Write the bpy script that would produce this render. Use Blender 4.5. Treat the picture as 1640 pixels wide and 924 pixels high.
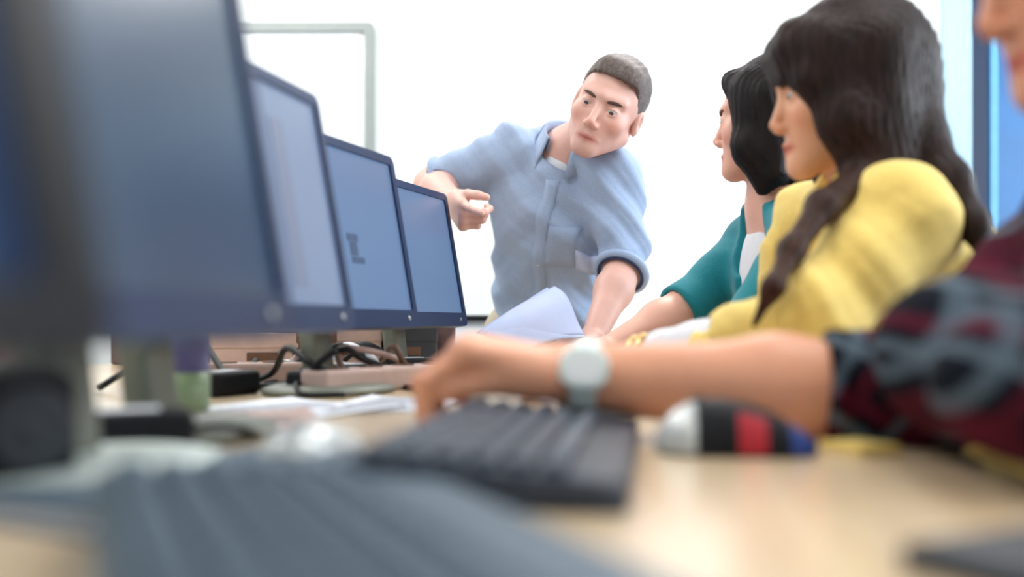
import bpy, bmesh, math, random
import numpy as np
from mathutils import Vector, Matrix
random.seed(4)
for o in list(bpy.data.objects): bpy.data.objects.remove(o)
scn = bpy.context.scene
COL = scn.collection
# ------------------------------------------------------------------ camera, world, light, exposure
F = 1600.0            # focal length in pixels of the 1640 px wide frame
CZ = 0.85             # camera height
HY = 515.0            # pixel row of the horizon
DESK = 0.74
cd = bpy.data.cameras.new('camera'); cam = bpy.data.objects.new('camera', cd); COL.objects.link(cam)
cam.location = (0, 0, CZ); cam.rotation_euler = (math.pi/2, 0, 0)
cd.sensor_width = 36; cd.lens = 36*F/1640; cd.shift_y = (HY-462)/1640.0
cd.clip_start = 0.01; cd.clip_end = 60
cd.dof.use_dof = True; cd.dof.focus_distance = 2.08; cd.dof.aperture_fstop = cd.lens/23.0
scn.camera = cam
scn.view_settings.view_transform = 'Standard'; scn.view_settings.look = 'None'
scn.view_settings.gamma = 1; scn.view_settings.use_curve_mapping = False
scn.view_settings.exposure = 0.0
w = bpy.data.worlds.new('sky'); scn.world = w; w.use_nodes = True
w.node_tree.nodes['Background'].inputs[0].default_value = (0.72, 0.86, 1.0, 1)
w.node_tree.nodes['Background'].inputs[1].default_value = 1.6
CEIL = [(-1.3, 0.9, 14), (-1.3, 3.0, 26), (0.9, 1.0, 14), (0.9, 3.1, 34), (-1.3, -1.4, 6), (0.9, -1.4, 6)]  # unseen ceiling lamps, added to brighten the far wall and the room
def area(name, loc, rot, sx, sy, power, col):
    l = bpy.data.lights.new(name, 'AREA'); l.shape = 'RECTANGLE'; l.size = sx; l.size_y = sy
    l.energy = power; l.color = col
    o = bpy.data.objects.new(name, l); o.location = loc; o.rotation_euler = rot; COL.objects.link(o); return o
area('window_daylight', (3.35, 1.6, 1.7), (0, math.radians(90), 0), 1.7, 3.4, 120, (0.86, 0.93, 1.0))

def P(px, py, d): return np.array([(px-820)/F*d, d, CZ+(HY-py)/F*d])
def n_(v): v = np.asarray(v, float); return v/np.linalg.norm(v)

# ------------------------------------------------------------------ materials
def mat(name, col, rough=0.6, metal=0.0, noise=0.0, nscale=30, bump=0.0, bscale=200, sss=0.0, coat=0.0, spec=0.5, emis=None, es=0.0, sheen=0.0, tint=False, stretch=None):
    m = bpy.data.materials.new(name); m.use_nodes = True; nt = m.node_tree; b = nt.nodes['Principled BSDF']
    b.inputs['Roughness'].default_value = rough; b.inputs['Metallic'].default_value = metal
    b.inputs['Specular IOR Level'].default_value = spec
    b.inputs['Coat Weight'].default_value = coat; b.inputs['Sheen Weight'].default_value = sheen
    if sss:
        b.inputs['Subsurface Weight'].default_value = sss
        b.inputs['Subsurface Radius'].default_value = (1.0, 0.35, 0.2); b.inputs['Subsurface Scale'].default_value = 0.012
    tc = nt.nodes.new('ShaderNodeTexCoord'); mp = nt.nodes.new('ShaderNodeMapping')
    nt.links.new(tc.outputs['Object'], mp.inputs[0])
    if stretch: mp.inputs['Scale'].default_value = stretch
    nz = nt.nodes.new('ShaderNodeTexNoise'); nz.inputs['Scale'].default_value = nscale; nz.inputs['Detail'].default_value = 5
    nt.links.new(mp.outputs[0], nz.inputs[0])
    rp = nt.nodes.new('ShaderNodeValToRGB')
    c = np.array(col[:3])
    rp.color_ramp.elements[0].position = 0.3; rp.color_ramp.elements[1].position = 0.7
    rp.color_ramp.elements[0].color = (*np.clip(c*(1-noise), 0, 1), 1); rp.color_ramp.elements[1].color = (*np.clip(c*(1+noise), 0, 1), 1)
    nt.links.new(nz.outputs[0], rp.inputs[0])
    out = rp.outputs[0]
    if tint:
        at = nt.nodes.new('ShaderNodeAttribute'); at.attribute_name = 'tint'
        mx = nt.nodes.new('ShaderNodeMix'); mx.data_type = 'RGBA'; mx.blend_type = 'MULTIPLY'; mx.inputs[0].default_value = 1
        nt.links.new(out, mx.inputs[6]); nt.links.new(at.outputs['Color'], mx.inputs[7]); out = mx.outputs[2]
    nt.links.new(out, b.inputs['Base Color'])
    if bump:
        n2 = nt.nodes.new('ShaderNodeTexNoise'); n2.inputs['Scale'].default_value = bscale; n2.inputs['Detail'].default_value = 3
        nt.links.new(mp.outputs[0], n2.inputs[0])
        bp = nt.nodes.new('ShaderNodeBump'); bp.inputs['Strength'].default_value = bump; bp.inputs['Distance'].default_value = 0.002
        nt.links.new(n2.outputs[0], bp.inputs['Height']); nt.links.new(bp.outputs[0], b.inputs['Normal'])
    if emis: b.inputs['Emission Color'].default_value = (*emis, 1); b.inputs['Emission Strength'].default_value = es
    return m
def plaid(name):
    m = mat(name, (0.02, 0.025, 0.04), 0.9, sheen=0.0, spec=0.1); nt = m.node_tree; b = nt.nodes['Principled BSDF']
    tc = nt.nodes.new('ShaderNodeTexCoord'); mp = nt.nodes.new('ShaderNodeMapping'); nt.links.new(tc.outputs['Object'], mp.inputs[0])
    mp.inputs['Rotation'].default_value = (0, math.radians(-32), 0)
    sp = nt.nodes.new('ShaderNodeSeparateXYZ'); nt.links.new(mp.outputs[0], sp.inputs[0])
    def stripes(sock, freq, ph, col, lo, prev):
        a = nt.nodes.new('ShaderNodeMath'); a.operation = 'MULTIPLY_ADD'; a.inputs[1].default_value = freq; a.inputs[2].default_value = ph
        nt.links.new(sock, a.inputs[0])
        s = nt.nodes.new('ShaderNodeMath'); s.operation = 'SINE'; nt.links.new(a.outputs[0], s.inputs[0])
        r = nt.nodes.new('ShaderNodeMapRange'); r.inputs[1].default_value = lo; r.inputs[2].default_value = lo+0.12; r.inputs[4].default_value = 0.7
        nt.links.new(s.outputs[0], r.inputs[0])
        mx = nt.nodes.new('ShaderNodeMix'); mx.data_type = 'RGBA'
        nt.links.new(r.outputs[0], mx.inputs[0])
        if prev is None: mx.inputs[6].default_value = (0.004, 0.007, 0.013, 1)
        else: nt.links.new(prev, mx.inputs[6])
        mx.inputs[7].default_value = (*col, 1); return mx.outputs[2]
    k = 2*math.pi/0.062
    c = stripes(sp.outputs[0], k, 0.3, (0.09, 0.008, 0.022), 0.68, None)
    c = stripes(sp.outputs[2], k, 1.0, (0.10, 0.008, 0.025), 0.66, c)
    c = stripes(sp.outputs[0], k, 2.4, (0.10, 0.14, 0.18), 0.82, c)
    c = stripes(sp.outputs[2], k, 3.1, (0.12, 0.16, 0.20), 0.80, c)
    nt.links.new(c, b.inputs['Base Color']); return m
def wood(name, col, a, b_):
    m = mat(name, col, 0.3, spec=0.5, coat=0.7); nt = m.node_tree; b = nt.nodes['Principled BSDF']; b.inputs['Coat Roughness'].default_value = 0.22
    tc = nt.nodes.new('ShaderNodeTexCoord'); mp = nt.nodes.new('ShaderNodeMapping'); nt.links.new(tc.outputs['Object'], mp.inputs[0])
    mp.inputs['Scale'].default_value = (14, 0.9, 1)
    nz = nt.nodes.new('ShaderNodeTexNoise'); nz.inputs['Scale'].default_value = 3; nz.inputs['Detail'].default_value = 8; nz.inputs['Distortion'].default_value = 0.8
    nt.links.new(mp.outputs[0], nz.inputs[0])
    rp = nt.nodes.new('ShaderNodeValToRGB'); rp.color_ramp.elements[0].position = 0.35; rp.color_ramp.elements[1].position = 0.65
    rp.color_ramp.elements[0].color = (*a, 1); rp.color_ramp.elements[1].color = (*b_, 1)
    nt.links.new(nz.outputs[0], rp.inputs[0]); nt.links.new(rp.outputs[0], b.inputs['Base Color']); return m
M = {
 'wall': mat('painted_wall', (0.79, 0.82, 0.805), 0.8, noise=0.015, nscale=3, bump=0.1, bscale=400),
 'ceil': mat('ceiling_tile', (0.85, 0.85, 0.84), 0.9, noise=0.03, nscale=60),
 'floor': mat('grey_carpet', (0.16, 0.17, 0.19), 0.95, noise=0.2, nscale=300, bump=0.5, bscale=600),
 'desk': wood('beech_laminate', (0.7, 0.47, 0.25), (0.72, 0.53, 0.32), (0.79, 0.62, 0.41)),
 'edge': mat('beech_edge', (0.45, 0.27, 0.13), 0.5, noise=0.1),
 'metal': mat('grey_steel', (0.5, 0.52, 0.54), 0.35, 0.9, noise=0.05),
 'alu': mat('brushed_aluminium', (0.30, 0.33, 0.32), 0.5, 0.3, noise=0.06, nscale=80),
 'board': mat('whiteboard_enamel', (0.92, 0.95, 0.96), 0.2, noise=0.01, coat=0.3),
 'bezel': mat('blue_black_plastic', (0.016, 0.032, 0.090), 0.42, noise=0.08, spec=0.3),
 'black': mat('black_plastic', (0.008, 0.009, 0.012), 0.5, spec=0.2, noise=0.1),
 'shell': mat('dark_grey_plastic', (0.03, 0.035, 0.045), 0.55, noise=0.1),
 'standgrey': mat('grey_green_plastic', (0.17, 0.185, 0.15), 0.45, noise=0.06),
 'standlight': mat('pale_silver_plastic', (0.70, 0.79, 0.74), 0.4, noise=0.04),
 'keyslate': mat('slate_plastic', (0.085, 0.125, 0.165), 0.5, noise=0.08, spec=0.3),
 'keydark': mat('charcoal_plastic', (0.035, 0.045, 0.065), 0.42, spec=0.3, noise=0.1),
 'keycap': mat('keycap_plastic', (0.085, 0.105, 0.14), 0.4, noise=0.15, nscale=90),
 'silver': mat('silver_plastic', (0.6, 0.63, 0.63), 0.3, 0.3, noise=0.04),
 'red': mat('red_rubber', (0.45, 0.005, 0.02), 0.5, noise=0.05),
 'blue': mat('blue_plastic', (0.04, 0.08, 0.3), 0.35, noise=0.05),
 'paper': mat('white_paper', (0.85, 0.88, 0.95), 0.8, noise=0.02),
 'lilac': mat('pale_blue_paper', (0.52, 0.6, 0.85), 0.8, noise=0.03),
 'ink': mat('printed_ink', (0.12, 0.14, 0.2), 0.8),
 'maroon': mat('maroon_fabric', (0.13, 0.02, 0.06), 0.9, noise=0.2, nscale=200, bump=0.3),
 'skin_man': mat('skin_fair', (0.76, 0.45, 0.38), 0.5, noise=0.05, nscale=25, sss=0.12, tint=True),
 'skin_f1': mat('skin_peach', (0.80, 0.44, 0.34), 0.45, noise=0.04, nscale=25, sss=0.12, tint=True),
 'skin_f2': mat('skin_tan', (0.77, 0.40, 0.24), 0.45, noise=0.04, nscale=25, sss=0.12, tint=True),
 'skin_p': mat('skin_warm', (0.81, 0.38, 0.23), 0.45, noise=0.05, nscale=20, sss=0.12, tint=True),
 'hair_man': mat('short_brown_grey_hair', (0.125, 0.095, 0.085), 0.6, noise=0.35, nscale=200, bump=0.6, bscale=300, tint=True),
 'hair_blk': mat('black_hair', (0.008, 0.005, 0.006), 0.5, spec=0.18, noise=0.5, nscale=40, bump=0.4, bscale=90, stretch=(6, 6, 1)),
 'hair_brn': mat('dark_brown_hair', (0.020, 0.010, 0.008), 0.5, spec=0.18, noise=0.6, nscale=30, bump=0.5, bscale=70, stretch=(6, 6, 1), tint=True),
 'brow': mat('brown_brow', (0.10, 0.05, 0.04), 0.8, noise=0.3),
 'eye': mat('eye_white', (0.55, 0.50, 0.48), 0.15), 'iris': mat('grey_iris', (0.06, 0.05, 0.05), 0.1),
 'shirt': mat('blue_chambray', (0.33, 0.43, 0.62), 0.9, noise=0.07, nscale=260, bump=0.35, bscale=350, sheen=0.2),
 'shirt_in': mat('navy_lining', (0.03, 0.05, 0.12), 0.9, noise=0.1),
 'tee': mat('white_tee', (0.8, 0.85, 0.92), 0.9, noise=0.02),
 'khaki': mat('khaki_cotton', (0.55, 0.48, 0.36), 0.9, noise=0.06, nscale=200, bump=0.3),
 'denim': mat('dark_denim', (0.03, 0.04, 0.08), 0.9, noise=0.15, nscale=300, bump=0.3),
 'teal': mat('teal_knit', (0.0, 0.21, 0.26), 0.85, noise=0.08, nscale=200, bump=0.4, bscale=400, sheen=0.15),
 'yellow': mat('yellow_wool', (0.88, 0.65, 0.17), 0.85, noise=0.05, nscale=150, bump=0.3, bscale=300, sheen=0.2),
 'white_cloth': mat('white_cotton', (0.82, 0.82, 0.86), 0.85, noise=0.03, nscale=100, bump=0.2),
 'plaid': plaid('plaid_flannel'),
 'gold': mat('gold_metal', (0.75, 0.55, 0.22), 0.25, 0.9, noise=0.05),
 'watch': mat('white_watch_plastic', (0.78, 0.88, 0.85), 0.3, noise=0.02),
 'leather': mat('black_leather', (0.015, 0.012, 0.012), 0.4, noise=0.2),
 'doorblue': mat('blue_door_paint', (0.02, 0.16, 0.42), 0.35, noise=0.08, nscale=4),
 'paleblue': mat('pale_blue_paint', (0.42, 0.66, 0.82), 0.5, noise=0.03),
 'navy': mat('navy_paint', (0.006, 0.02, 0.06), 0.5, noise=0.05),
 'cyan': mat('cyan_paint', (0.16, 0.50, 0.80), 0.4, noise=0.05),
 'green': mat('green_print', (0.25, 0.36, 0.2), 0.4, noise=0.1),
 'violet': mat('violet_print', (0.12, 0.13, 0.32), 0.4, noise=0.1),
 'mauve': mat('mauve_fabric', (0.16, 0.10, 0.10), 0.9, noise=0.2, nscale=60),
 'card': mat('cream_card', (0.52, 0.38, 0.34), 0.7, noise=0.08),
 'brown': mat('brown_card', (0.12, 0.06, 0.035), 0.7, noise=0.2),
 'fill_lamp': mat('fill_diffuser', (0.9, 0.9, 0.9), 0.5, emis=(1, 0.98, 0.95), es=3.0),
}
def screen_mat(name, col, s, rough=0.32, spec=0.7):
    return mat(name, (0.02, 0.025, 0.04), rough, spec=spec, emis=col, es=s)

# ------------------------------------------------------------------ scene helpers
def setp(o, label=None, cat=None, group=None, kind=None):
    if label: o['label'] = label
    if cat: o['category'] = cat
    if group: o['group'] = group
    if kind: o['kind'] = kind
    return o
def thing(name, label, cat, loc=(0, 0, 0), rz=0, group=None):
    o = bpy.data.objects.new(name, None); COL.objects.link(o); o.location = loc; o.rotation_euler = (0, 0, rz)
    o.empty_display_size = 0.05
    return setp(o, label, cat, group)
def link(name, me, m, parent=None, smooth=False):
    o = bpy.data.objects.new(name, me); COL.objects.link(o)
    if m is not None:
        for k in (m if isinstance(m, (list, tuple)) else [m]): me.materials.append(k)
    if smooth: me.polygons.foreach_set('use_smooth', [True]*len(me.polygons))
    if parent is not None: o.parent = parent
    return o
def obj(name, bm, m, parent=None, smooth=False, off=None):
    me = bpy.data.meshes.new(name)
    bmesh.ops.recalc_face_normals(bm, faces=bm.faces)
    if off is not None: bmesh.ops.translate(bm, vec=-Vector([float(q) for q in off]), verts=bm.verts)
    bm.to_mesh(me); bm.free(); return link(name, me, m, parent, smooth)
def box(bm, c, s, bev=0.0, T=None, seg=2):
    r = bmesh.ops.create_cube(bm, size=1.0); vs = r['verts']
    for v in vs: v.co = Vector((v.co.x*s[0]+c[0], v.co.y*s[1]+c[1], v.co.z*s[2]+c[2]))
    if bev:
        es = list({e for v in vs for e in v.link_edges})
        rr = bmesh.ops.bevel(bm, geom=es, offset=bev, segments=seg, profile=0.5, affect='EDGES'); 
        vs = list({v for f in rr['faces'] for v in f.verts} | {v for v in vs if v.is_valid})
    if T is not None:
        for v in vs: v.co = T @ v.co
    return bm
def rr_pts(w, h, r, n=5):
    pts = []
    for cx, cy, a0 in ((w/2-r, h/2-r, 0), (-w/2+r, h/2-r, 90), (-w/2+r, -h/2+r, 180), (w/2-r, -h/2+r, 270)):
        for i in range(n+1):
            a = math.radians(a0+90*i/n); pts.append((cx+r*math.cos(a), cy+r*math.sin(a)))
    return pts
def prism(bm, pts, z0, z1, f, ins=0.0):
    """pts 2D outline, extruded z0..z1; f maps (u,v,w) to 3D; ins = edge rounding"""
    c = np.mean(pts, axis=0); rings = []
    prof = [(z0, 1)] if not ins else [(z0, 0), (z0+ins*0.3, 0.7), (z0+ins, 1)]
    prof += [(z1, 1)] if not ins else [(z1-ins, 1), (z1-ins*0.3, 0.7), (z1, 0)]
    mr = max(np.linalg.norm(np.array(p)-c) for p in pts)
    for z, t in prof:
        k = 1-(1-t)*ins/mr if ins else 1
        rings.append([bm.verts.new(f(c[0]+(p[0]-c[0])*k, c[1]+(p[1]-c[1])*k, z)) for p in pts])
    n = len(pts)
    for a, b in zip(rings, rings[1:]):
        for i in range(n): bm.faces.new((a[i], a[(i+1) % n], b[(i+1) % n], b[i]))
    bm.faces.new(rings[0][::-1]); bm.faces.new(rings[-1]); return bm
def ringframe(bm, o_pts, i_pts, z0, z1, f):
    n = len(o_pts)
    R = [[bm.verts.new(f(p[0], p[1], z)) for p in pts] for pts, z in ((o_pts, z0), (o_pts, z1), (i_pts, z1), (i_pts, z0))]
    for a, b in ((0, 1), (1, 2), (2, 3), (3, 0)):
        for i in range(n): bm.faces.new((R[a][i], R[a][(i+1) % n], R[b][(i+1) % n], R[b][i]))
    return bm
def tube(bm, pts, r, seg=8, closed=False):
    pts = [Vector([float(c) for c in p]) for p in pts]; n = len(pts)
    rs = r if isinstance(r, (list, tuple)) else [r]*n
    rings = []; up = Vector((0.13, 0.31, 0.94)).normalized()
    for i, p in enumerate(pts):
        a = pts[(i-1) % n] if (closed or i > 0) else p; b = pts[(i+1) % n] if (closed or i < n-1) else p
        t = (b-a).normalized(); s = t.cross(up)
        if s.length < 1e-3: s = t.cross(Vector((1, 0, 0)))
        s.normalize(); q = s.cross(t)
        rings.append([bm.verts.new(p+(s*math.cos(2*math.pi*k/seg)+q*math.sin(2*math.pi*k/seg))*rs[i]) for k in range(seg)])
    prs = list(zip(rings, rings[1:])) + ([(rings[-1], rings[0])] if closed else [])
    for a, b in prs:
        for k in range(seg): bm.faces.new((a[k], a[(k+1) % seg], b[(k+1) % seg], b[k]))
    if not closed: bm.faces.new(rings[0][::-1]); bm.faces.new(rings[-1])
    return bm
def lathe(bm, prof, c=(0, 0, 0), seg=28, sx=1, sy=1):
    rings = [[bm.verts.new((c[0]+r*sx*math.cos(2*math.pi*k/seg), c[1]+r*sy*math.sin(2*math.pi*k/seg), c[2]+z)) for k in range(seg)] for r, z in prof]
    for a, b in zip(rings, rings[1:]):
        for k in range(seg): bm.faces.new((a[k], a[(k+1) % seg], b[(k+1) % seg], b[k]))
    bm.faces.new(rings[0][::-1]); bm.faces.new(rings[-1]); return bm
def spline(pts, n=8):
    pts = [np.asarray(p, float) for p in pts]; out = []
    q = [2*pts[0]-pts[1]]+pts+[2*pts[-1]-pts[-2]]
    for i in range(1, len(q)-2):
        for k in range(n):
            t = k/n; out.append(0.5*((2*q[i])+(q[i+1]-q[i-1])*t+(2*q[i-1]-5*q[i]+4*q[i+1]-q[i+2])*t*t+(3*q[i]-q[i-1]-3*q[i+1]+q[i+2])*t**3))
    out.append(pts[-1]); return out
ID = lambda u, v, w: (u, v, w)

# ------------------------------------------------------------------ the room
def structure(name, bm, m, parent=None, kind=True):
    o = obj(name, bm, m, parent)
    if kind and parent is None: o['kind'] = 'structure'
    return o
X0, X1, Y0, Y1, ZC = -2.6, 2.9, -2.6, 4.0, 2.75
structure('floor', box(bmesh.new(), ((X0+X1)/2, (Y0+Y1)/2, -0.05), (X1-X0+.4, Y1-Y0+.4, 0.1)), M['floor'])
structure('ceiling', box(bmesh.new(), ((X0+X1)/2, (Y0+Y1)/2, ZC+0.05), (X1-X0+.4, Y1-Y0+.4, 0.1)), M['ceil'])
DX0, DX1, DZ = 1.825, 2.72, 2.35     # door opening in the far wall
bm = bmesh.new()
box(bm, ((X0+DX0)/2, Y1+0.05, ZC/2), (DX0-X0, 0.1, ZC)); box(bm, ((DX0+DX1)/2, Y1+0.05, (ZC+DZ)/2), (DX1-DX0, 0.1, ZC-DZ)); box(bm, ((X1+DX1)/2, Y1+0.05, ZC/2), (X1-DX1, 0.1, ZC))
structure('wall_back', bm, M['wall'])
structure('wall_front', box(bmesh.new(), ((X0+X1)/2, Y0-0.05, ZC/2), (X1-X0, 0.1, ZC)), M['wall'])
structure('wall_left', box(bmesh.new(), (X0-0.05, (Y0+Y1)/2, ZC/2), (0.1, Y1-Y0, ZC)), M['wall'])
bm = bmesh.new(); WY0, WY1, WZ0, WZ1 = 0.0, 3.2, 0.9, 2.5
box(bm, (X1+.05, (Y0+WY0)/2, ZC/2), (.1, WY0-Y0, ZC)); box(bm, (X1+.05, (Y1+WY1)/2, ZC/2), (.1, Y1-WY1, ZC))
box(bm, (X1+.05, (WY0+WY1)/2, WZ0/2), (.1, WY1-WY0, WZ0)); box(bm, (X1+.05, (WY0+WY1)/2, (ZC+WZ1)/2), (.1, WY1-WY0, ZC-WZ1))
structure('wall_right', bm, M['wall'])
bm = bmesh.new()
for y in (WY0+.02, 1.07, 2.13, WY1-.02): box(bm, (X1+.03, y, (WZ0+WZ1)/2), (.05, .04, WZ1-WZ0))
for z in (WZ0+.02, WZ1-.02): box(bm, (X1+.03, (WY0+WY1)/2, z), (.06, WY1-WY0, .04))
structure('window_1', bm, M['ceil'])
for nm, c, s in (('baseboard_back', ((X0+DX0)/2-.03, Y1-0.008, .05), (DX0-X0-.1, .016, .1)), ('baseboard_left', (X0+.008, (Y0+Y1)/2, .05), (.016, Y1-Y0-.05, .1))):
    structure(nm, box(bmesh.new(), c, s, .003), M['ceil'])
# door: pale blue frame, navy stop, blue leaf with a cyan vertical strip
bm = bmesh.new()
box(bm, (DX0-.055, Y1-.012, DZ/2), (.11, .05, DZ)); box(bm, (DX1+.04, Y1-.012, DZ/2), (.08, .05, DZ)); box(bm, ((DX0+DX1)/2, Y1-.012, DZ+.04), (DX1-DX0+.2, .05, .08))
d1 = structure('door_1', bm, M['paleblue'])
obj('door_stop', box(bmesh.new(), (DX0+.03, Y1-.0, DZ/2), (.06, .07, DZ)), M['navy'], d1)
obj('door_leaf', box(bmesh.new(), ((DX0+DX1)/2+.03, Y1+.05, DZ/2), (DX1-DX0-.06, .04, DZ), .003), M['doorblue'], d1)
obj('vision_strip', box(bmesh.new(), (DX0+.115, Y1+.025, 1.4), (.035, .016, 1.7), .004), M['cyan'], d1)
bm = bmesh.new(); tube(bm, spline([(DX1-.12, Y1+.03, 1.02), (DX1-.12, Y1-.02, 1.02), (DX1-.2, Y1-.03, 1.02), (DX1-.24, Y1-.03, 1.02)], 4), .009)
obj('door_handle', bm, M['metal'], d1, True)
for i, (x, y, pw) in enumerate(CEIL):  # panels out of view, added as fill light
    t = thing('added_ceiling_light', 'added ceiling panel light out of view, %s of the six' % ['front left', 'rear left', 'front right', 'rear right', 'left behind the camera', 'right behind the camera'][i], 'added ceiling light', (x, y, ZC), 0, 'added ceiling panel lights')
    bm = bmesh.new(); ringframe(bm, rr_pts(1.3, .64, .01, 1), rr_pts(1.24, .58, .01, 1), -.03, 0, ID); obj('frame', bm, M['metal'], t)
    obj('diffuser', box(bmesh.new(), (0, 0, -.012), (1.24, .58, .01)), M['fill_lamp'], t)
    l = area('fill_lamp', (0, 0, -.04), (0, 0, 0), 1.2, .55, pw, (1, 0.985, 0.96)); l.parent = t

# whiteboard on the far wall
wb = thing('whiteboard', 'white wall board in a thin grey metal frame on the far wall', 'whiteboard', (-1.36, Y1-.001, 1.48))
fz = lambda u, v, w_: (u, -w_, v)
bm = bmesh.new(); prism(bm, rr_pts(1.56, 1.06, .01, 2), 0.004, 0.014, fz); obj('writing_surface', bm, M['board'], wb)
bm = bmesh.new(); ringframe(bm, rr_pts(1.62, 1.12, .02, 3), rr_pts(1.55, 1.05, .012, 3), 0.0, 0.028, fz); obj('frame', bm, M['alu'], wb)
obj('pen_tray', box(bmesh.new(), (0, -.04, -.555), (.5, .07, .015), .004), M['alu'], wb)
for o in wb.children: pass
# ------------------------------------------------------------------ furniture
A8 = math.radians(8)
def D(xp, yp): return (xp*math.cos(A8)+yp*math.sin(A8), -xp*math.sin(A8)+yp*math.cos(A8))   # desk frame -> world
DXF, DXB, DYN, DYF = 0.262, -1.42, -0.75, 2.43
desk = thing('desk', 'long beech topped computer desk running away from the camera', 'desk', (0, 0, 0), -A8)
pts = rr_pts(DXF-DXB, DYF-DYN, .015, 3)
cx, cy = (DXF+DXB)/2, (DYF+DYN)/2
bm = bmesh.new(); prism(bm, pts, DESK-.003, DESK, lambda u, v, w_: (u+cx, v+cy, w_)); obj('desktop', bm, M['desk'], desk)
bm = bmesh.new(); prism(bm, rr_pts(DXF-DXB-.002, DYF-DYN-.002, .015, 3), DESK-.028, DESK-.003, lambda u, v, w_: (u+cx, v+cy, w_)); obj('edge_band', bm, M['edge'], desk)
for x in (DXF-.06, DXB+.06):
    for y in (DYN+.08, 0.85, DYF-.08):
        bm = bmesh.new(); box(bm, (x, y, (DESK-.028)/2), (.04, .04, DESK-.028), .004); obj('leg', bm, M['metal'], desk)
obj('modesty_panel', box(bmesh.new(), (-.63, cy, .5), (.018, DYF-DYN-.2, .4), .002), M['metal'], desk)

W_, H_ = 0.45, 0.304
def monitor(corner, a_deg, label, scr, bz=0.030, stand='standgrey', tilt=10, zb=0.10, sdx=0.0, sdy=0.0, bzm='bezel', side=.015, foot=None, button=True):
    a = math.radians(a_deg); u = np.array([math.sin(a), math.cos(a)]); n = np.array([math.cos(a), -math.sin(a)])
    b = np.array(corner)-u*W_/2-.03*n
    t = thing('computer_monitor', label, 'computer monitor', (b[0], b[1], DESK), math.pi/2-a, 'monitors in a row on the desk')
    th = math.radians(tilt)
    def f(u_, v, w_):      # u across, v up, w back
        y = w_; z = v; return (u_, -.03+y*math.cos(th)+z*math.sin(th), zb+z*math.cos(th)-y*math.sin(th))
    g = lambda u_, v, w_: f(u_, v+H_/2, w_)
    bm = bmesh.new(); prism(bm, rr_pts(W_, H_, .014), .006, .028, g, .004); obj('housing', bm, M['bezel'], t)
    bm = bmesh.new(); prism(bm, rr_pts(.30, .2, .03), .028, .055, lambda u_, v, w_: f(u_, v+H_/2, w_), .01); obj('rear_cover', bm, M['shell'], t)
    inn = [(p[0], p[1]+(bz-.015)/2) for p in rr_pts(W_-2*side, H_-.015-bz, .004)]
    bm = bmesh.new(); ringframe(bm, rr_pts(W_, H_, .014), inn, -.002, .007, g); bz_o = obj('bezel', bm, M[bzm], t)
    bm = bmesh.new(); prism(bm, inn, .002, .0065, g); sc = obj('screen', bm, scr, t)
    bm = bmesh.new(); lathe(bm, [(.004, 0), (.004, .002), (.003, .003)], seg=14)
    for v in bm.verts: v.co = Vector(g(W_/2-.04+v.co.x, -H_/2+bz/2+v.co.y, -.002-v.co.z))
    if button: obj('power_button', bm, M['metal'], bz_o)
    # stand column and foot
    bm = bmesh.new(); prism(bm, rr_pts(.055, .035, .012), .012, zb+.12, lambda u_, v, w_: (u_+sdx, v+.035+sdy+w_*.12, w_), .003); obj('stand_column', bm, M[stand], t)
    bm = bmesh.new(); lathe(bm, [(.10, 0), (.106, .004), (.104, .009), (.085, .014), (.03, .018)], (sdx, .02+sdy, 0), 36, 1.15, .92); obj('foot', bm, M[foot or stand], t, True)
    return t, f, sc
S4 = screen_mat('screen_blue_pale', (0.19, 0.34, 0.62), 0.55)
S3 = screen_mat('screen_blue', (0.20, 0.34, 0.62), 0.56)
S2 = screen_mat('screen_lavender_blue', (0.27, 0.37, 0.60), 0.60)
S1 = screen_mat('screen_dim_grey', (0.03, 0.09, 0.19), 0.45, 0.24)
S0 = screen_mat('screen_navy', (0.0, 0.05, 0.20), 0.30, 0.25, 0.15)
monitor((-.101, 2.26), 19, 'farthest blue-lit monitor in the row, nearest the pointing man', S4)
t3, f3, sc3 = monitor((-.163, 1.75), 19, 'blue-lit monitor with a small dark icon low on its screen, second from the far end', S3)
t2, f2, sc2 = monitor((-.200, 1.275), 13, 'lavender-blue monitor with faint upright bands, in the middle of the row', S2, sdx=-.12)
monitor((-.170, .78), 12, 'large grey screened monitor, second nearest the camera, on a pale foot', S1, foot='standlight', bz=.03, sdx=.12, sdy=.06)
monitor((-.134, .335), 8, 'nearest monitor, dark navy screen cut by the left frame edge', S0, stand='black', bz=.022, bzm='black', side=.034, button=False)
ink = screen_mat('screen_mark', (0.10, 0.17, 0.36), 0.35)
bm = bmesh.new()
box(bm, (0, 0, 0), (.034, .001, .012)); box(bm, (.0, 0, -.018), (.022, .001, .022)); box(bm, (.01, 0, -.036), (.04, .001, .01))
for v in bm.verts: v.co = Vector(f3(v.co.x+.03, v.co.z+.145, .0015+v.co.y))
obj('screen_icon', bm, ink, t3)
band = screen_mat('screen_band', (0.30, 0.36, 0.56), 0.5)
bm = bmesh.new()
for x, ww in ((-.1, .03), (.0, .02), (.09, .035)): box(bm, (x, 0, .15), (ww, .001, .2))
for v in bm.verts: v.co = Vector(f2(v.co.x, v.co.z, .0015+v.co.y))
obj('screen_bands', bm, band, t2)

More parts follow.
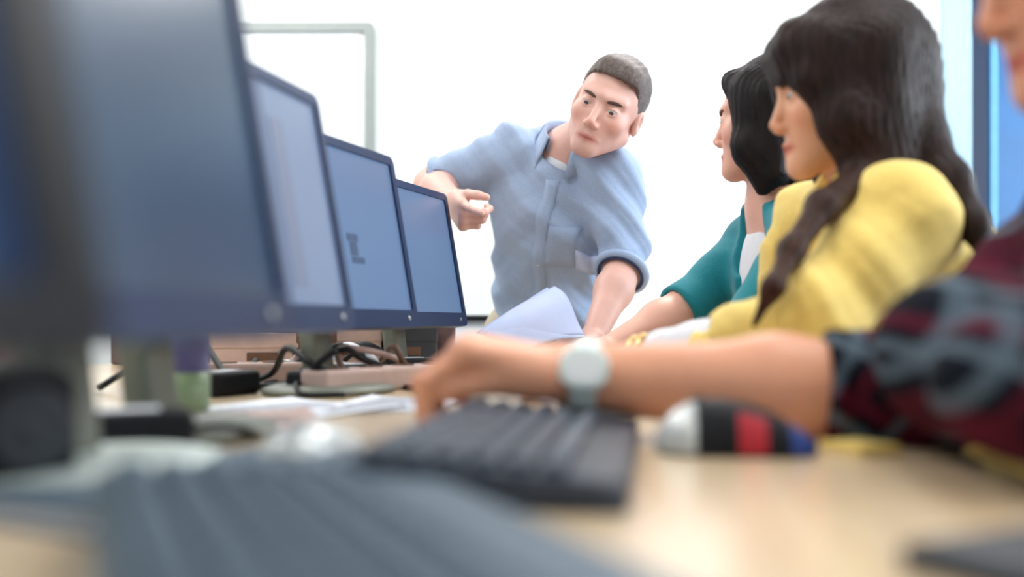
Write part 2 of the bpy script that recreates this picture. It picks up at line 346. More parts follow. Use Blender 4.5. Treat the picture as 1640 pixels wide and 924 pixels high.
def keyboard(xp, yp, rz, label, L=.44, Wd=.15, body='keydark', cap='keycap', z=DESK):
    x, y = D(xp, yp)
    t = thing('keyboard', label, 'keyboard', (x, y, z), -A8+rz, 'keyboards on the desk')   # long side along local y, user at +x
    zf = lambda u: .018-u/Wd*.012
    bm = bmesh.new(); pts = rr_pts(Wd, L, .012)
    lo = [bm.verts.new((p[0], p[1], 0.0)) for p in pts]; mi = [bm.verts.new((p[0], p[1], zf(p[0])+.002)) for p in pts]; up = [bm.verts.new((p[0]*.96, p[1]*.985, zf(p[0])+.006)) for p in pts]
    n = len(pts)
    for a, b in ((lo, mi), (mi, up)):
        for i in range(n): bm.faces.new((a[i], a[(i+1) % n], b[(i+1) % n], b[i]))
    bm.faces.new(lo[::-1]); bm.faces.new(up); obj('body', bm, M[body], t)
    bm = bmesh.new()
    for r in range(6):
        u = -Wd/2+.018+r*.0215; k = 0; v = -L/2+.014
        while v < L/2-.02:
            wv = .0175 if not (r == 5 and abs(v+.06) < .05) else .10
            if r == 0 and k % 5 == 4: v += .009
            box(bm, (u, v+wv/2, zf(u)+.009), (.0165, min(wv, L/2-.012-v), .008), .0025, seg=1); v += wv+.0022; k += 1
    kc = obj('keycaps', bm, M[cap], t); kc['kind'] = 'stuff'
    return t
keyboard(-.098, .77, 0, 'dark slate keyboard under the hand wearing the white watch', L=.40, Wd=.17)
keyboard(-.035, 1.36, 0, 'keyboard in front of the woman in the yellow jacket', L=.40, body='keyslate')
keyboard(-.03, 1.88, 0, 'keyboard in front of the woman in the teal cardigan', L=.40)
keyboard(-.10, .36, .55, 'grey-blue keyboard closest to the camera at the bottom of the photo', L=.46, Wd=.19, body='keyslate', cap='keyslate')
# grey-blue document folders lying near the camera
def folder(xp, yp, rz, w, l, z, label, m, h=.012):
    x, y = D(xp, yp); t = thing('document_folder', label, 'folder', (x, y, z), rz)
    bm = bmesh.new(); prism(bm, rr_pts(w, l, .008), 0, .0015, ID); obj('back_cover', bm, M[m], t)
    bm = bmesh.new(); prism(bm, rr_pts(w-.012, l-.012, .003), .0015, h-.0015, ID); obj('pages', bm, M['paper'], t)
    bm = bmesh.new(); prism(bm, rr_pts(w, l, .008), h-.0015, h, ID); obj('front_cover', bm, M[m], t)
    bm = bmesh.new(); tube(bm, [(-w/2, -l/2+.005, h/2), (-w/2, l/2-.005, h/2)], h/2, 10); obj('spine', bm, M[m], t, True)
    return t
folder(-.25, .60, -.5, .21, .27, DESK, 'slate blue folder lying left of the dark keyboard', 'keyslate')
# white mouse by the folder
def mouse(x, y, rz, label, parts, L=.125, Wd=.068, Hh=.04):
    t = thing('computer_mouse', label, 'computer mouse', (x, y, DESK), rz)
    def surf(u, v):    # u -1..1 along, v angle
        pr = max(0, 1-abs(u)**2.6)**.5
        ww = Wd/2*pr*(1-.12*math.cos(u*3)); hh = Hh*pr*(.82-.28*u+.1*math.cos(u*2.5))
        return Vector((u*L/2, ww*math.cos(v)*1.0, max(0, .003+hh*math.sin(v)**.85)))
    N, K = 26, 18
    for name, u0, u1, v0, v1, m in parts:
        bm = bmesh.new(); g = {}
        for i in range(N+1):
            for k in range(K+1):
                s = surf(u0+(u1-u0)*i/N, math.pi*(v0+(v1-v0)*k/K)); g[i, k] = (bm.verts.new(s), bm.verts.new(Vector((s.x*.94, s.y*.9, max(.0015, s.z-.004)))))
        for i in range(N):
            for k in range(K):
                a, b, c, d = g[i, k], g[i+1, k], g[i+1, k+1], g[i, k+1]
                bm.faces.new((a[0], b[0], c[0], d[0])); bm.faces.new((a[1], d[1], c[1], b[1]))
        obj(name, bm, M[m], t, True)
    bm = bmesh.new(); prism(bm, [(p[0], p[1]) for p in rr_pts(L*.92, Wd*.86, .025)], 0, .004, ID); obj('sole', bm, M['black'], t)
    bm = bmesh.new(); lathe(bm, [(.006, -.003), (.0085, -.0015), (.0085, .0015), (.006, .003)], seg=18)
    for v in bm.verts: v.co = Vector((v.co.x+L*.22*-1, v.co.z, v.co.y+Hh*.88))
    obj('scroll_wheel', bm, M['shell'], t, True)
    return t
full = [('shell', -.999, .999, 0.0, 1.0, 'silver')]
m1 = P(1178, 712, .835)
mouse(m1[0], m1[1], -.12, 'black and silver mouse with red side grip and blue tip, in front of the forearm',
      [('button', -.999, -.5, .0, 1, 'silver'), ('shell', -.5, .62, 0, .72, 'black'), ('lower_shell', -.5, .0, .72, 1, 'black'), ('side_grip', .0, .34, .72, 1, 'red'),
       ('lower_tail', .34, .62, .72, 1, 'black'), ('tail', .62, .999, 0, 1, 'blue')], L=.135, Hh=.045)
bm = bmesh.new(); 
wm = P(505, 742, .775); mouse(wm[0], wm[1], 1.2, 'pale silver mouse on the desk left of the dark keyboard', full, .115, .062, .032)

# loose papers
def sheet(x, y, z, rz, label, name='paper_sheet', w=.21, l=.297, m='paper', curl=.004, group=None):
    t = thing(name, label, 'paper', (x, y, z), rz, group); bm = bmesh.new(); N = 10; g = {}
    for i in range(N+1):
        for j in range(N+1):
            u, v = (i/N-.5)*w, (j/N-.5)*l; g[i, j] = bm.verts.new((u, v, .0006+curl*((abs(i/N-.5)*2)**4)*(j/N)))
    for i in range(N):
        for j in range(N): bm.faces.new((g[i, j], g[i+1, j], g[i+1, j+1], g[i, j+1]))
    o = obj('sheet', bm, M[m], t); sm = o.modifiers.new('thick', 'SOLIDIFY'); sm.thickness = .0006; sm.offset = 1
    bm = bmesh.new()
    for k in range(12):
        ln = w*random.uniform(.45, .78); box(bm, (-w*.4+ln/2, l*.38-k*.021, .0016), (ln, .004, .0003))
    obj('printed_lines', bm, M['ink'], t); return t
q = P(455, 655, 1.22); sheet(q[0]-.01, q[1], DESK, -.5, 'white printed sheet on the desk below the middle monitor')
q = P(330, 672, 1.05); sheet(q[0]+.02, q[1]+.03, DESK+.0015, .3, 'cream sheet lying nearer the camera beside the white printed one', m='card', w=.18, l=.25)
q = P(640, 650, 1.33); sheet(q[0], q[1], DESK, -.2, 'pale sheet between the middle keyboard and the blue-lit monitors', w=.15, l=.21)

q = P(1375, 700, .84)
t = thing('sticky_note_pad', 'small yellow note pad on the desk beside the plaid sleeve', 'note pad', (q[0], q[1], DESK), .4)
obj('notes', box(bmesh.new(), (0, 0, .0045), (.045, .05, .008), .001), M['yellow'], t); obj('backing_card', box(bmesh.new(), (0, 0, .0006), (.046, .051, .0012)), M['card'], t)
q = P(1720, 905, .45)
t = thing('mobile_phone', 'dark phone lying on the desk in the bottom right corner of the photo', 'phone', (q[0], q[1], DESK), -1.1)
bm = bmesh.new(); prism(bm, rr_pts(.075, .15, .012), 0, .010, ID, .002); obj('case', bm, M['black'], t)
bm = bmesh.new(); prism(bm, rr_pts(.069, .142, .010), .010, .0106, ID); obj('screen', bm, M['shell'], t)
# drinks can with a coloured print near the second monitor's foot
def can(p, label, m1_, m2_):
    t = thing('drinks_can', label, 'can', (p[0], p[1], DESK))
    bm = bmesh.new(); lathe(bm, [(.026, 0), (.032, .006), (.032, .05)]); obj('lower_body', bm, M[m1_], t, True)
    bm = bmesh.new(); lathe(bm, [(.032, .05), (.032, .088), (.027, .097)]); obj('upper_body', bm, M[m2_], t, True)
    bm = bmesh.new(); lathe(bm, [(.027, .097), (.028, .099), (.025, .098), (.024, .095)]); obj('rim', bm, M['silver'], t, True)
can(P(292, 600, 1.2), 'green and violet drinks can under the grey screened monitor', 'green', 'violet')
# small black speaker between the near stands
def speaker(p, label):
    t = thing('desktop_speaker', label, 'speaker', (p[0], p[1], DESK), .9)
    bm = bmesh.new(); box(bm, (0, 0, .04), (.07, .07, .08), .012, seg=3); obj('cabinet', bm, M['black'], t, True)
    bm = bmesh.new(); lathe(bm, [(.026, 0), (.028, .002), (.02, .003), (.012, .001), (.006, .003)], seg=24)
    for v in bm.verts: v.co = Vector((v.co.x, -.035-v.co.z, .042+v.co.y))
    obj('driver_cone', bm, M['shell'], t, True)
speaker(P(5, 690, .64), 'small black speaker at the left frame edge beside the pale monitor foot')

# clutter at the back of the desk, seen under the monitors
def powerstrip(p, rz, label):
    t = thing('power_strip', label, 'power strip', (p[0], p[1], DESK), rz, 'power strips behind the monitors')
    bm = bmesh.new(); box(bm, (0, 0, .019), (.34, .055, .038), .006); obj('casing', bm, M['card'], t)
    for i in range(4):
        bm = bmesh.new(); lathe(bm, [(.019, 0), (.019, .002), (.014, .0022)], (-.12+i*.08, 0, .038), 20); obj('socket', bm, M['brown'], t, True)
    return t
powerstrip(P(620, 620, 1.62), 1.0, 'cream power strip lying behind the far monitors')
powerstrip(P(400, 610, 1.75), .35, 'cream power strip on the desk behind the middle monitor')
def adapter(p, rz, s, label, z=DESK):
    t = thing('power_adapter', label, 'power adapter', (p[0], p[1], z), rz, 'black adapters behind the monitors')
    bm = bmesh.new(); box(bm, (0, 0, s[2]/2), s, .008, seg=3); obj('brick', bm, M['black'], t)
    bm = bmesh.new(); tube(bm, spline([(s[0]/2, 0, s[2]/2), (s[0]/2+.03, .01, s[2]/2), (s[0]/2+.06, .04, .006), (s[0]/2+.05, .1, .006)], 6), .004); obj('cord', bm, M['black'], t, True)
    bm = bmesh.new(); box(bm, (0, 0, s[2]+.0005), (s[0]*.5, s[1]*.5, .001)); obj('sticker', bm, M['paper'], t)
adl = ['black adapter lying just behind the pale monitor foot', 'black adapter near the drinks can', 'black adapter beside the cream strip behind the middle monitor', 'black adapter behind the blue-lit monitor with the icon', 'black adapter behind the farthest monitor', 'black adapter nearest the tan boxes']
for i, (px, d) in enumerate(((200, .84), (360, 1.5), (470, 1.9), (560, 1.75), (655, 2.05), (510, 1.55))):
    p = P(px, 600, d); adapter(p, .4+i*.8, (.11, .055, .036), adl[i])
def boxthing(p, rz, s, m, label, z=DESK):
    t = thing('storage_box', label, 'box', (p[0], p[1], z), rz)
    bm = bmesh.new(); ringframe(bm, rr_pts(s[0], s[1], .006, 2), rr_pts(s[0]-.006, s[1]-.006, .004, 2), 0, s[2]*.8, ID); prism(bm, rr_pts(s[0]-.004, s[1]-.004, .004, 2), 0, .003, ID); obj('tray', bm, M[m], t)
    bm = bmesh.new(); prism(bm, rr_pts(s[0]+.004, s[1]+.004, .006, 2), s[2]*.62, s[2], ID, .002); obj('lid', bm, M[m], t)
    bm = bmesh.new(); box(bm, (0, -s[1]/2-.003, s[2]*.4), (s[0]*.3, .002, s[2]*.2)); obj('handle_slot', bm, M['brown'], t)
boxthing(P(420, 575, 2.25), .25, (.22, .16, .085), 'card', 'pink-cream storage box behind the middle monitor')
boxthing(P(560, 575, 2.45), .1, (.16, .14, .1), 'card', 'cream storage box behind the blue-lit monitor')
boxthing(P(490, 575, 2.25), -.2, (.1, .12, .1), 'brown', 'dark brown storage box between the two cream boxes')
boxthing(P(655, 575, 2.42), .3, (.12, .1, .1), 'shell', 'dark grey storage box near the far end of the desk')
cl = ['looping black cable nearest the drinks can', 'black cable coiled behind the middle monitor', 'black cable snaking past the brown box', 'black cable looping behind the blue-lit monitor', 'black cable curling near the dark grey box', 'brown cable crossing the power strip', 'black cable draped in front of the cream box', 'white cable looping under the far monitors', 'cream cable curling behind the can', 'cream cable beside the black adapters']
for i in range(10):
    px = [345, 400, 455, 520, 590, 640, 560, 620, 380, 480][i]; d = [1.55, 1.8, 1.65, 1.95, 2.0, 1.75, 1.6, 1.85, 1.95, 1.7][i]
    c = P(px, 590, d); rr = random.Random(i*7+3)
    pts = [(c[0]-.16+.05*k+rr.uniform(-.04, .04), c[1]+.09*math.sin(k*1.7+i)+rr.uniform(-.03, .03), DESK+.007+max(0, .062*math.sin(k*1.15+i*.9))) for k in range(8)]
    bm = bmesh.new(); tube(bm, spline(pts, 7), .0055, 8)
    setp(obj('cable', bm, M['brown' if i == 5 else ('card' if i > 7 else ('paper' if i == 7 else 'black'))], None, True), cl[i], 'cable', 'cables tangled behind the monitors')

t = thing('desk_screen', 'low mauve fabric privacy screen along the back edge of the desk', 'desk screen', (0, 0, 0), -A8)
bm = bmesh.new(); box(bm, (DXB+.02, .9, DESK+.065), (.025, 2.6, .13), .006); obj('fabric_panel', bm, M['mauve'], t)
bm = bmesh.new(); box(bm, (DXB+.02, .9, DESK+.135), (.03, 2.62, .01), .002); obj('top_rail', bm, M['metal'], t)
t = thing('desk_screen', 'low mauve fabric screen across the far end of the desk behind the storage boxes', 'desk screen', (0, 0, 0), -A8)
bm = bmesh.new(); box(bm, (-.93, DYF-.02, DESK+.05), (.9, .025, .10), .006); obj('fabric_panel', bm, M['mauve'], t)
bm = bmesh.new(); box(bm, (-.93, DYF-.02, DESK+.104), (.91, .03, .01), .002); obj('top_rail', bm, M['shell'], t)
# low cabinet with a dark top beyond the desk
c = P(775, 505, 3.7)
t = thing('low_cabinet', 'low white cabinet with a black top standing against the far wall behind the man', 'cabinet', (c[0]-.35, 3.73, 0))
bm = bmesh.new(); box(bm, (0, 0, .43), (.9, .42, .84), .003); obj('carcass', bm, M['board'], t)
bm = bmesh.new(); box(bm, (0, -.01, .862), (.93, .46, .022), .003); obj('top', bm, M['black'], t)
for s in (-1, 1):
    bm = bmesh.new(); box(bm, (s*.222, -.219, .45), (.43, .018, .76), .003); dr = obj('door', bm, M['board'], t)
    bm = bmesh.new(); tube(bm, [(s*.05, -.235, .6), (s*.05, -.245, .6), (s*.05, -.245, .7), (s*.05, -.235, .7)], .004); obj('handle', bm, M['metal'], dr, True)

# ------------------------------------------------------------------ chairs
def chair(x, y, rz, label, fab, seat_z=.45, back_z=.42):
    """faces local -x"""
    t = thing('office_chair', label, 'chair', (x, y, 0), rz, 'office chairs along the desk')
    bm = bmesh.new(); prism(bm, rr_pts(.44, .46, .09), seat_z-.07, seat_z, ID, .025); obj('seat', bm, M[fab], t, True)
    bm = bmesh.new(); prism(bm, [(p[0], p[1]) for p in rr_pts(.42, back_z, .11, 6)], 0, .055, lambda u, v, w_: (.20+w_+(v+back_z/2)*.13-.10*(abs(u)/.21)**2*.5, u, seat_z+.12+v+back_z/2), .02); obj('backrest', bm, M[fab], t, True)
    bm = bmesh.new(); tube(bm, spline([(.05, 0, seat_z-.08), (.24, 0, seat_z-.07), (.30, 0, seat_z+.06), (.315, 0, seat_z+.28)], 5), .018); obj('back_bar', bm, M['black'], t, True)
    bm = bmesh.new(); lathe(bm, [(.03, .09), (.03, .2), (.018, .2), (.018, seat_z-.07)]); obj('gas_post', bm, M['black'], t, True)
    for k in range(5):
        a = k*2*math.pi/5+.3; e = (math.cos(a)*.27, math.sin(a)*.27)
        bm = bmesh.new(); tube(bm, [(0, 0, .105), (e[0]*.5, e[1]*.5, .1), (e[0], e[1], .075)], [.024, .02, .015]); lg = obj('base_arm', bm, M['black'], t, True)
        bm = bmesh.new(); lathe(bm, [(.012, -.02), (.028, -.018), (.028, .018), (.012, .02)], seg=18)
        for v in bm.verts: v.co = Vector((e[0]+v.co.x, e[1]+v.co.z, .029+v.co.y))
        obj('caster', bm, M['black'], lg, True)
    return t
# ------------------------------------------------------------------ signed-distance modelling for bodies, hair and cloth
class Field:
    def __init__(s): s.ops = []; s.disp = None; s.post = []
    def add(s, fn, c, R, k=.01, mode='u'): s.ops.append((fn, np.asarray(c, float), R, k, mode)); return s
    def rc(s, a, b, ra, rb, k=.01, mode='u', n=None, sq=1.0):
        a = np.asarray(a, float); b = np.asarray(b, float); ab = b-a; L2 = max(ab@ab, 1e-9)
        if n is not None: n = n_(n)
        def fn(Q):
            q = Q-a
            if n is not None:
                dn = q@n - 0.0; base = (ab@n); h = np.clip((q@ab)/L2, 0, 1); off = dn-h*base; q = q+np.outer(off*(1/sq-1), n)
            h = np.clip((q@ab)/L2, 0, 1)
            d = np.linalg.norm(q-h[:, None]*ab, axis=1)-(ra+(rb-ra)*h)
            return d*(sq**.5)
        return s.add(fn, (a+b)/2, L2**.5/2+max(ra, rb)*max(1, sq), k, mode)
    def ell(s, c, r, X=None, k=.01, mode='u'):
        c = np.asarray(c, float); r = np.asarray(r, float); X = np.eye(3) if X is None else X   # rows = axes
        def fn(Q):
            q = (Q-c)@X.T; k0 = np.linalg.norm(q/r, axis=1); k1 = np.linalg.norm(q/(r*r), axis=1)+1e-9
            return k0*(k0-1)/k1
        return s.add(fn, c, r.max(), k, mode)
    def fn(s, f, c, R, k=.005, mode='u'): return s.add(f, c, R, k, mode)
    def ev(s, Q):
        d = np.full(len(Q), .06)
        for fn, c, R, k, mode in s.ops:
            m = np.einsum('ij,ij->i', Q-c, Q-c) < (R+.06+k)**2
            if not m.any(): continue
            v = fn(Q[m]); e = d[m]
            if mode == 'u':
                h = np.maximum(k-np.abs(e-v), 0)/k if k > 0 else 0; d[m] = np.minimum(e, v)-h*h*k*.25
            elif mode == 's':
                v = -v; h = np.maximum(k-np.abs(e-v), 0)/k; d[m] = np.maximum(e, v)+h*h*k*.25
            else: d[m] = np.maximum(e, v)
        if s.disp is not None:
            m = np.abs(d) < .03
            if m.any(): d[m] += s.disp(Q[m])
        return d
    def bounds(s):
        lo = np.min([c-R for f, c, R, k, m in s.ops if m == 'u'], axis=0); hi = np.max([c+R for f, c, R, k, m in s.ops if m == 'u'], axis=0); return lo-.02, hi+.02
    def mesh(s, h):
        lo, hi = s.bounds(); B = 8; bs = B*h
        nb = np.ceil((hi-lo)/bs).astype(int)+1
        I = np.stack(np.meshgrid(*[np.arange(q) for q in nb], indexing='ij'), -1).reshape(-1, 3)
        C = lo+(I+.5)*bs; v = s.ev(C); keep = np.abs(v) < bs*.866*1.35+.004
        I = I[keep]; S = 1 << 20
        ax = np.arange(B+1); G = np.stack(np.meshgrid(ax, ax, ax, indexing='ij'), -1)
        Dv = np.empty((len(I), B+1, B+1, B+1))
        for a in range(0, len(I), 400):
            pts = lo+h*((I[a:a+400, None, None, None]*B)+G[None]); Dv[a:a+400] = s.ev(pts.reshape(-1, 3)).reshape(pts.shape[:-1])
        neg = Dv < 0
        corners = [(i, j, k) for i in (0, 1) for j in (0, 1) for k in (0, 1)]
        sl = lambda A, c: A[:, c[0]:c[0]+B, c[1]:c[1]+B, c[2]:c[2]+B]
        cnt = sum(sl(neg, c).astype(np.int8) for c in corners); act = (cnt > 0) & (cnt < 8)
        num = np.zeros(act.shape+(3,)); den = np.zeros(act.shape)
        for ca in corners:
            for axx in range(3):
                if ca[axx]: continue
                cb = list(ca); cb[axx] = 1; A_, B_ = sl(Dv, ca), sl(Dv, tuple(cb)); x = (A_ < 0) != (B_ < 0)
                t = np.where(x, A_/np.where(x, A_-B_, 1), 0)
                for q in range(3): num[..., q] += np.where(x, ca[q]+(t if q == axx else 0), 0)
                den += x
        ai = np.argwhere(act); loc = num[act]/den[act][:, None]
        cell = I[ai[:, 0]]*B+ai[:, 1:]; V = lo+h*(cell+loc)
        key = lambda c: (c[:, 0]+8)*S*S//1024+(c[:, 1]+8)*S//1+(c[:, 2]+8)
        key = lambda c: ((c[:, 0].astype(np.int64)+8) << 40) | ((c[:, 1].astype(np.int64)+8) << 20) | (c[:, 2].astype(np.int64)+8)
        K = key(cell); o = np.argsort(K); Ks = K[o]
        F_ = []
        for axx in range(3):
            c0 = [slice(0, B)]*3; c1 = list(c0); c1[axx] = slice(1, B+1)
            a = neg[(slice(None),)+tuple(c0)]; b = neg[(slice(None),)+tuple(c1)]
            for sgn in (0, 1):
                e = np.argwhere((a & ~b) if sgn == 0 else (~a & b))
                if not len(e): continue
                g = I[e[:, 0]]*B+e[:, 1:]; u, w_ = (axx+1) % 3, (axx+2) % 3; q = []
                for du, dw in ((0, 0), (1, 0), (1, 1), (0, 1)):
                    cc = g.copy(); cc[:, u] -= du; cc[:, w_] -= dw; kk = key(cc)
                    p = np.clip(np.searchsorted(Ks, kk), 0, len(Ks)-1); q.append(np.where(Ks[p] == kk, o[p], -1))
                q = np.stack(q, 1); q = q[(q >= 0).all(1)]
                F_.append(q if sgn == 0 else q[:, ::-1])
        return V, np.concatenate(F_)
    def hit(s, p, dr, t0=0, t1=.4):
        """first surface point walking from p along dr"""
        ts = np.linspace(t0, t1, 500); Q = np.asarray(p)+ts[:, None]*n_(dr); v = s.ev(Q); i = np.argmax(v < 0); return Q[i]
def sdfobj(name, fld, h, m, parent, tint=None):
    V, Fc = fld.mesh(h); off = np.array(parent.location) if parent else np.zeros(3)
    me = bpy.data.meshes.new(name); nv, nf = len(V), len(Fc)
    me.vertices.add(nv); me.vertices.foreach_set('co', (V-off).astype(np.float32).ravel())
    me.loops.add(nf*4); me.loops.foreach_set('vertex_index', Fc.astype(np.int32).ravel())
    me.polygons.add(nf); me.polygons.foreach_set('loop_start', np.arange(0, nf*4, 4, dtype=np.int32))
    me.polygons.foreach_set('use_smooth', np.ones(nf, bool))
    me.update(calc_edges=True); me.validate()
    if tint is not None:
        c = np.ones((nv, 4), np.float32); c[:, :3] = tint(V); at = me.color_attributes.new('tint', 'FLOAT_COLOR', 'POINT'); at.data.foreach_set('color', c.ravel())
    return link(name, me, m, parent)
def wob(Q, f, s=0):
    x, y, z = Q[:, 0]*f+s, Q[:, 1]*f+s*1.7, Q[:, 2]*f-s*.9
    return (np.sin(x+1.3*np.sin(y*.9+s))+np.sin(y*1.1+1.2*np.sin(z*1.3))+np.sin(z*.9+1.4*np.sin(x*1.2+1)))/3
def folds(A, dirv, f, seed=0, A2=.0015):
    dv = n_(dirv)
    def fn(Q):
        w1 = Q@dv*f+2.2*wob(Q, 14, seed); r = np.sin(w1); return A*(np.abs(r)**1.5*np.sign(r))*(.55+.45*wob(Q, 9, seed+4))+A2*wob(Q, 45, seed)
    return fn

def frame(f, up):
    f = n_(f); up = np.asarray(up, float); up = n_(up-(up@f)*f); left = np.cross(up, f); return np.array([left, f, up])   # rows: left, forward, up
def head(fl, c, X, s=1.0, female=False, open_mouth=False):
    ns = .8 if female else 1.0
    L = lambda x, y, z: c+s*(np.array([x, y, z])@X)
    e = lambda x, y, z, rx, ry, rz, k=.01, m='u': fl.ell(L(x, y, z), s*np.array([rx, ry, rz]), X, k*s, m)
    e(0, -.018, .036, .075, .092, .082)
    e(0, .022, -.018, .062, .064, .085, .03)
    jw = .044 if female else .053; cw = .010 if female else .016
    for q in (-1, 1):
        fl.rc(L(q*jw, -.002, -.055), L(q*cw, .064, -.098), .020*s, .015*s, .025*s)
        e(q*.040, .052, -.028, .024, .024, .024, .02)
        fl.rc(L(q*.008, .080, .022), L(q*.046, .064, .022), .010*s, .008*s, .014*s)
        # ear
        e(q*.077, -.012, -.010, .009, .019, .031, .006); e(q*.084, -.008, -.006, .006, .010, .017, .004, 's')
    fl.rc(L(-.006, .070, -.100), L(.006, .070, -.100), .016*s, .016*s, .02*s)
    e(0, .055, -.066, .036, .0285 if female else .0305, .036, .02)
    for q in (-1, 1):
        e(q*.031, .092, -.001, .018, .014, .012, .014, 's'); e(q*.031, .070, -.002, .0145, .0145, .0145, .004)
        e(q*.031, .087, -.003, .0155, .013, .0036, .002, 's')
    fl.rc(L(0, .080, .006), L(0, .087+.016*ns, -.036), .0065*s, .0092*s*ns, .010*s)
    fl.rc(L(0, .087+.016*ns, -.036), L(0, .086+.010*ns, -.045), .0092*s*ns, .007*s*ns, .004*s)
    for q in (-1, 1): e(q*.0115*ns, .092, -.043, .0072*ns, .010, .0070, .005); e(q*.006, .096, -.051, .0028, .005, .0025, .003, 's')
    for q in (-1, 1):
        fl.rc(L(0, .0865, -.0685), L(q*(.021 if female else .027), .076, -.072), .0050*s, .003*s, .004*s); fl.rc(L(0, .0835, -.079), L(q*(.019 if female else .025), .075, -.075), .0064*s, .003*s, .004*s)
    return L
def eyes(L, s, X, parent, lid=None):
    off = np.array(parent.location)
    for q in (-1, 1):
        bm = bmesh.new(); bmesh.ops.create_icosphere(bm, subdivisions=3, radius=.0128*s)
        for v in bm.verts: v.co += Vector(L(q*.031, .070, -.002)-off)
        e = obj('eyeball', bm, M['eye'], parent, True)
        bm = bmesh.new(); bmesh.ops.create_icosphere(bm, subdivisions=3, radius=.0078*s)
        for v in bm.verts: v.co += Vector(L(q*.031, .0758, -.0042)-off)
        obj('iris', bm, M['iris'], e, True)
def brows(L, fl, X, s, parent, m):
    off = np.array(parent.location)
    for q in (-1, 1):
        pts = []; 
        for t in np.linspace(0, 1, 8):
            p = L(q*(.014+.034*t), .13, .0145+.0035*math.sin(t*2.4)); pts.append(fl.hit(p, -X[1], 0, .12*s)-off-X[1]*.0015)
        bm = bmesh.new(); tube(bm, pts, [.0030*s, .0042*s, .0046*s, .0046*s, .0043*s, .0038*s, .0028*s, .0014*s], 8); obj('eyebrow', bm, M[m], parent, True)
def lip_tint_and_shade(L, X, c, s, lip=(.80, .55, .55), stubble=None, cheek=(1.0, .86, .84)):
    def fn(V):
        q = ((V-c)@X.T)/s; t = np.ones((len(V), 3))
        def blend(wt, col):
            for i in range(3): t[:, i] *= 1-wt*(1-col[i])
        m = np.exp(-((q[:, 0]/.022)**4+((q[:, 2]+.0735)/.0085)**4))*(q[:, 1] > .068); blend(m, lip)
        m = np.exp(-((q[:, 0]/.021)**4+((q[:, 2]+.0738)/.0016)**2))*(q[:, 1] > .068); blend(m, (.45, .3, .3))  # crease between the lips: its shade is painted into the skin tint
        for sg in (-1, 1):
            m = np.exp(-(((q[:, 0]-sg*.042)/.018)**2+((q[:, 2]+.035)/.018)**2))*(q[:, 1] > .03); blend(m, cheek)
        m = np.exp(-(((q[:, 0])/.014)**2+((q[:, 2]+.04)/.014)**2))*(q[:, 1] > .09); blend(m, cheek)
        if stubble:
            m = np.clip((-.052-q[:, 2])/.02, 0, 1)*np.clip((q[:, 1]-0.0)/.03, 0, 1)*(q[:, 2] > -.13); blend(m*.6, stubble)
        return t
    return fn
def hand(fl, w, dr, pn, s=1.0, curls=(.3, .3, .3, .35), thumb=(.5, .3), spread=.06, left=False, curl2=None):
    """w wrist, dr towards knuckles, pn out of the palm; thumb side = cross(dr,pn)*sign"""
    dr = n_(dr); pn = n_(pn-(np.asarray(pn)@dr)*dr); sd = np.cross(dr, pn)*(-1 if left else 1)
    kn = []
    for i, (o, l) in enumerate(((.028, .088), (.0095, .092), (-.010, .088), (-.028, .080))):
        k = w+s*(sd*o+dr*l-pn*.002); kn.append(k); fl.rc(w+s*(sd*o*.62+dr*.012), k, .0165*s, .0125*s, .014*s)
    fl.rc(w+s*(sd*.018+dr*.03+pn*.008), w+s*(sd*.02+dr*.045+pn*.008), .016*s, .014*s, .015*s)
    fl.rc(w+s*(-sd*.02+dr*.03+pn*.007), w+s*(-sd*.022+dr*.06+pn*.005), .014*s, .012*s, .015*s)
    segs = ((.042, .026, .020), (.047, .030, .021), (.043, .028, .020), (.034, .021, .018))
    for i in range(4):
        p = kn[i]; ang = curls[i]; r = (.0095, .0097, .0092, .0080)[i]*s; d0 = n_(dr+sd*spread*(1.5-i))
        for j, ln in enumerate(segs[i]):
            dd = d0*math.cos(ang)+pn*math.sin(ang); e = p+dd*ln*s
            fl.rc(p, e, r*(1-.08*j), r*(.94-.1*j), .004*s if j else .007*s); p = e; ang += curls[i]*(1.1 if j == 0 else .7) if curl2 is None else curl2[i]
    a, b = thumb
    p = w+s*(sd*.022+dr*.022+pn*.006); d0 = n_(dr*math.cos(a)+sd*math.sin(a)+pn*.25)
    for j, (ln, r) in enumerate(((.044, .0145), (.033, .0118), (.026, .0102))):
        e = p+d0*ln*s; fl.rc(p, e, r*s, (.0118, .0108, .0082)[j]*s, .010*s if j == 0 else .004*s); p = e
        d0 = n_(d0*math.cos(b)+(pn*.7+dr*.5-sd*.3)*math.sin(b))
def arm(fl, sh, el, wr, r=(.050, .042, .040, .026), k=.03, sq=1):
    fl.rc(sh, el, r[0], r[1], k); fl.rc(el, el+(wr-el)*.35, r[1]*.96, r[2], k); fl.rc(el+(wr-el)*.35, wr, r[2], r[3], k)
def cut(fl, p, n, R=.3):
    """keep only the side opposite n within radius R of p"""
    p = np.asarray(p, float); n = n_(n)
    def g(Q):
        h = (Q-p)@n; r = np.linalg.norm((Q-p)-h[:, None]*n, axis=1); return np.maximum(np.maximum(-h, r-R), h-.25)
    fl.add(g, p+n*.12, R+.15, .004, 's')
def trousers(parent, hips, knees, ankles, m, waist=None, h=.010, r=(.095, .065, .052)):
    f = Field(); c = (hips[0]+hips[1])/2
    f.ell(c+np.array([0, 0, .02]), (.15, .15, .12), k=.03)
    for a, b, d in zip(hips, knees, ankles): f.rc(a, b, r[0], r[1], .04); f.rc(b, d, r[1], r[2], .03)
    if waist is not None: f.rc(c, waist, .145, .13, .04)
    f.disp = folds(.004, (0, .3, 1), 70, 2); return sdfobj('trousers', f, h, m, parent)
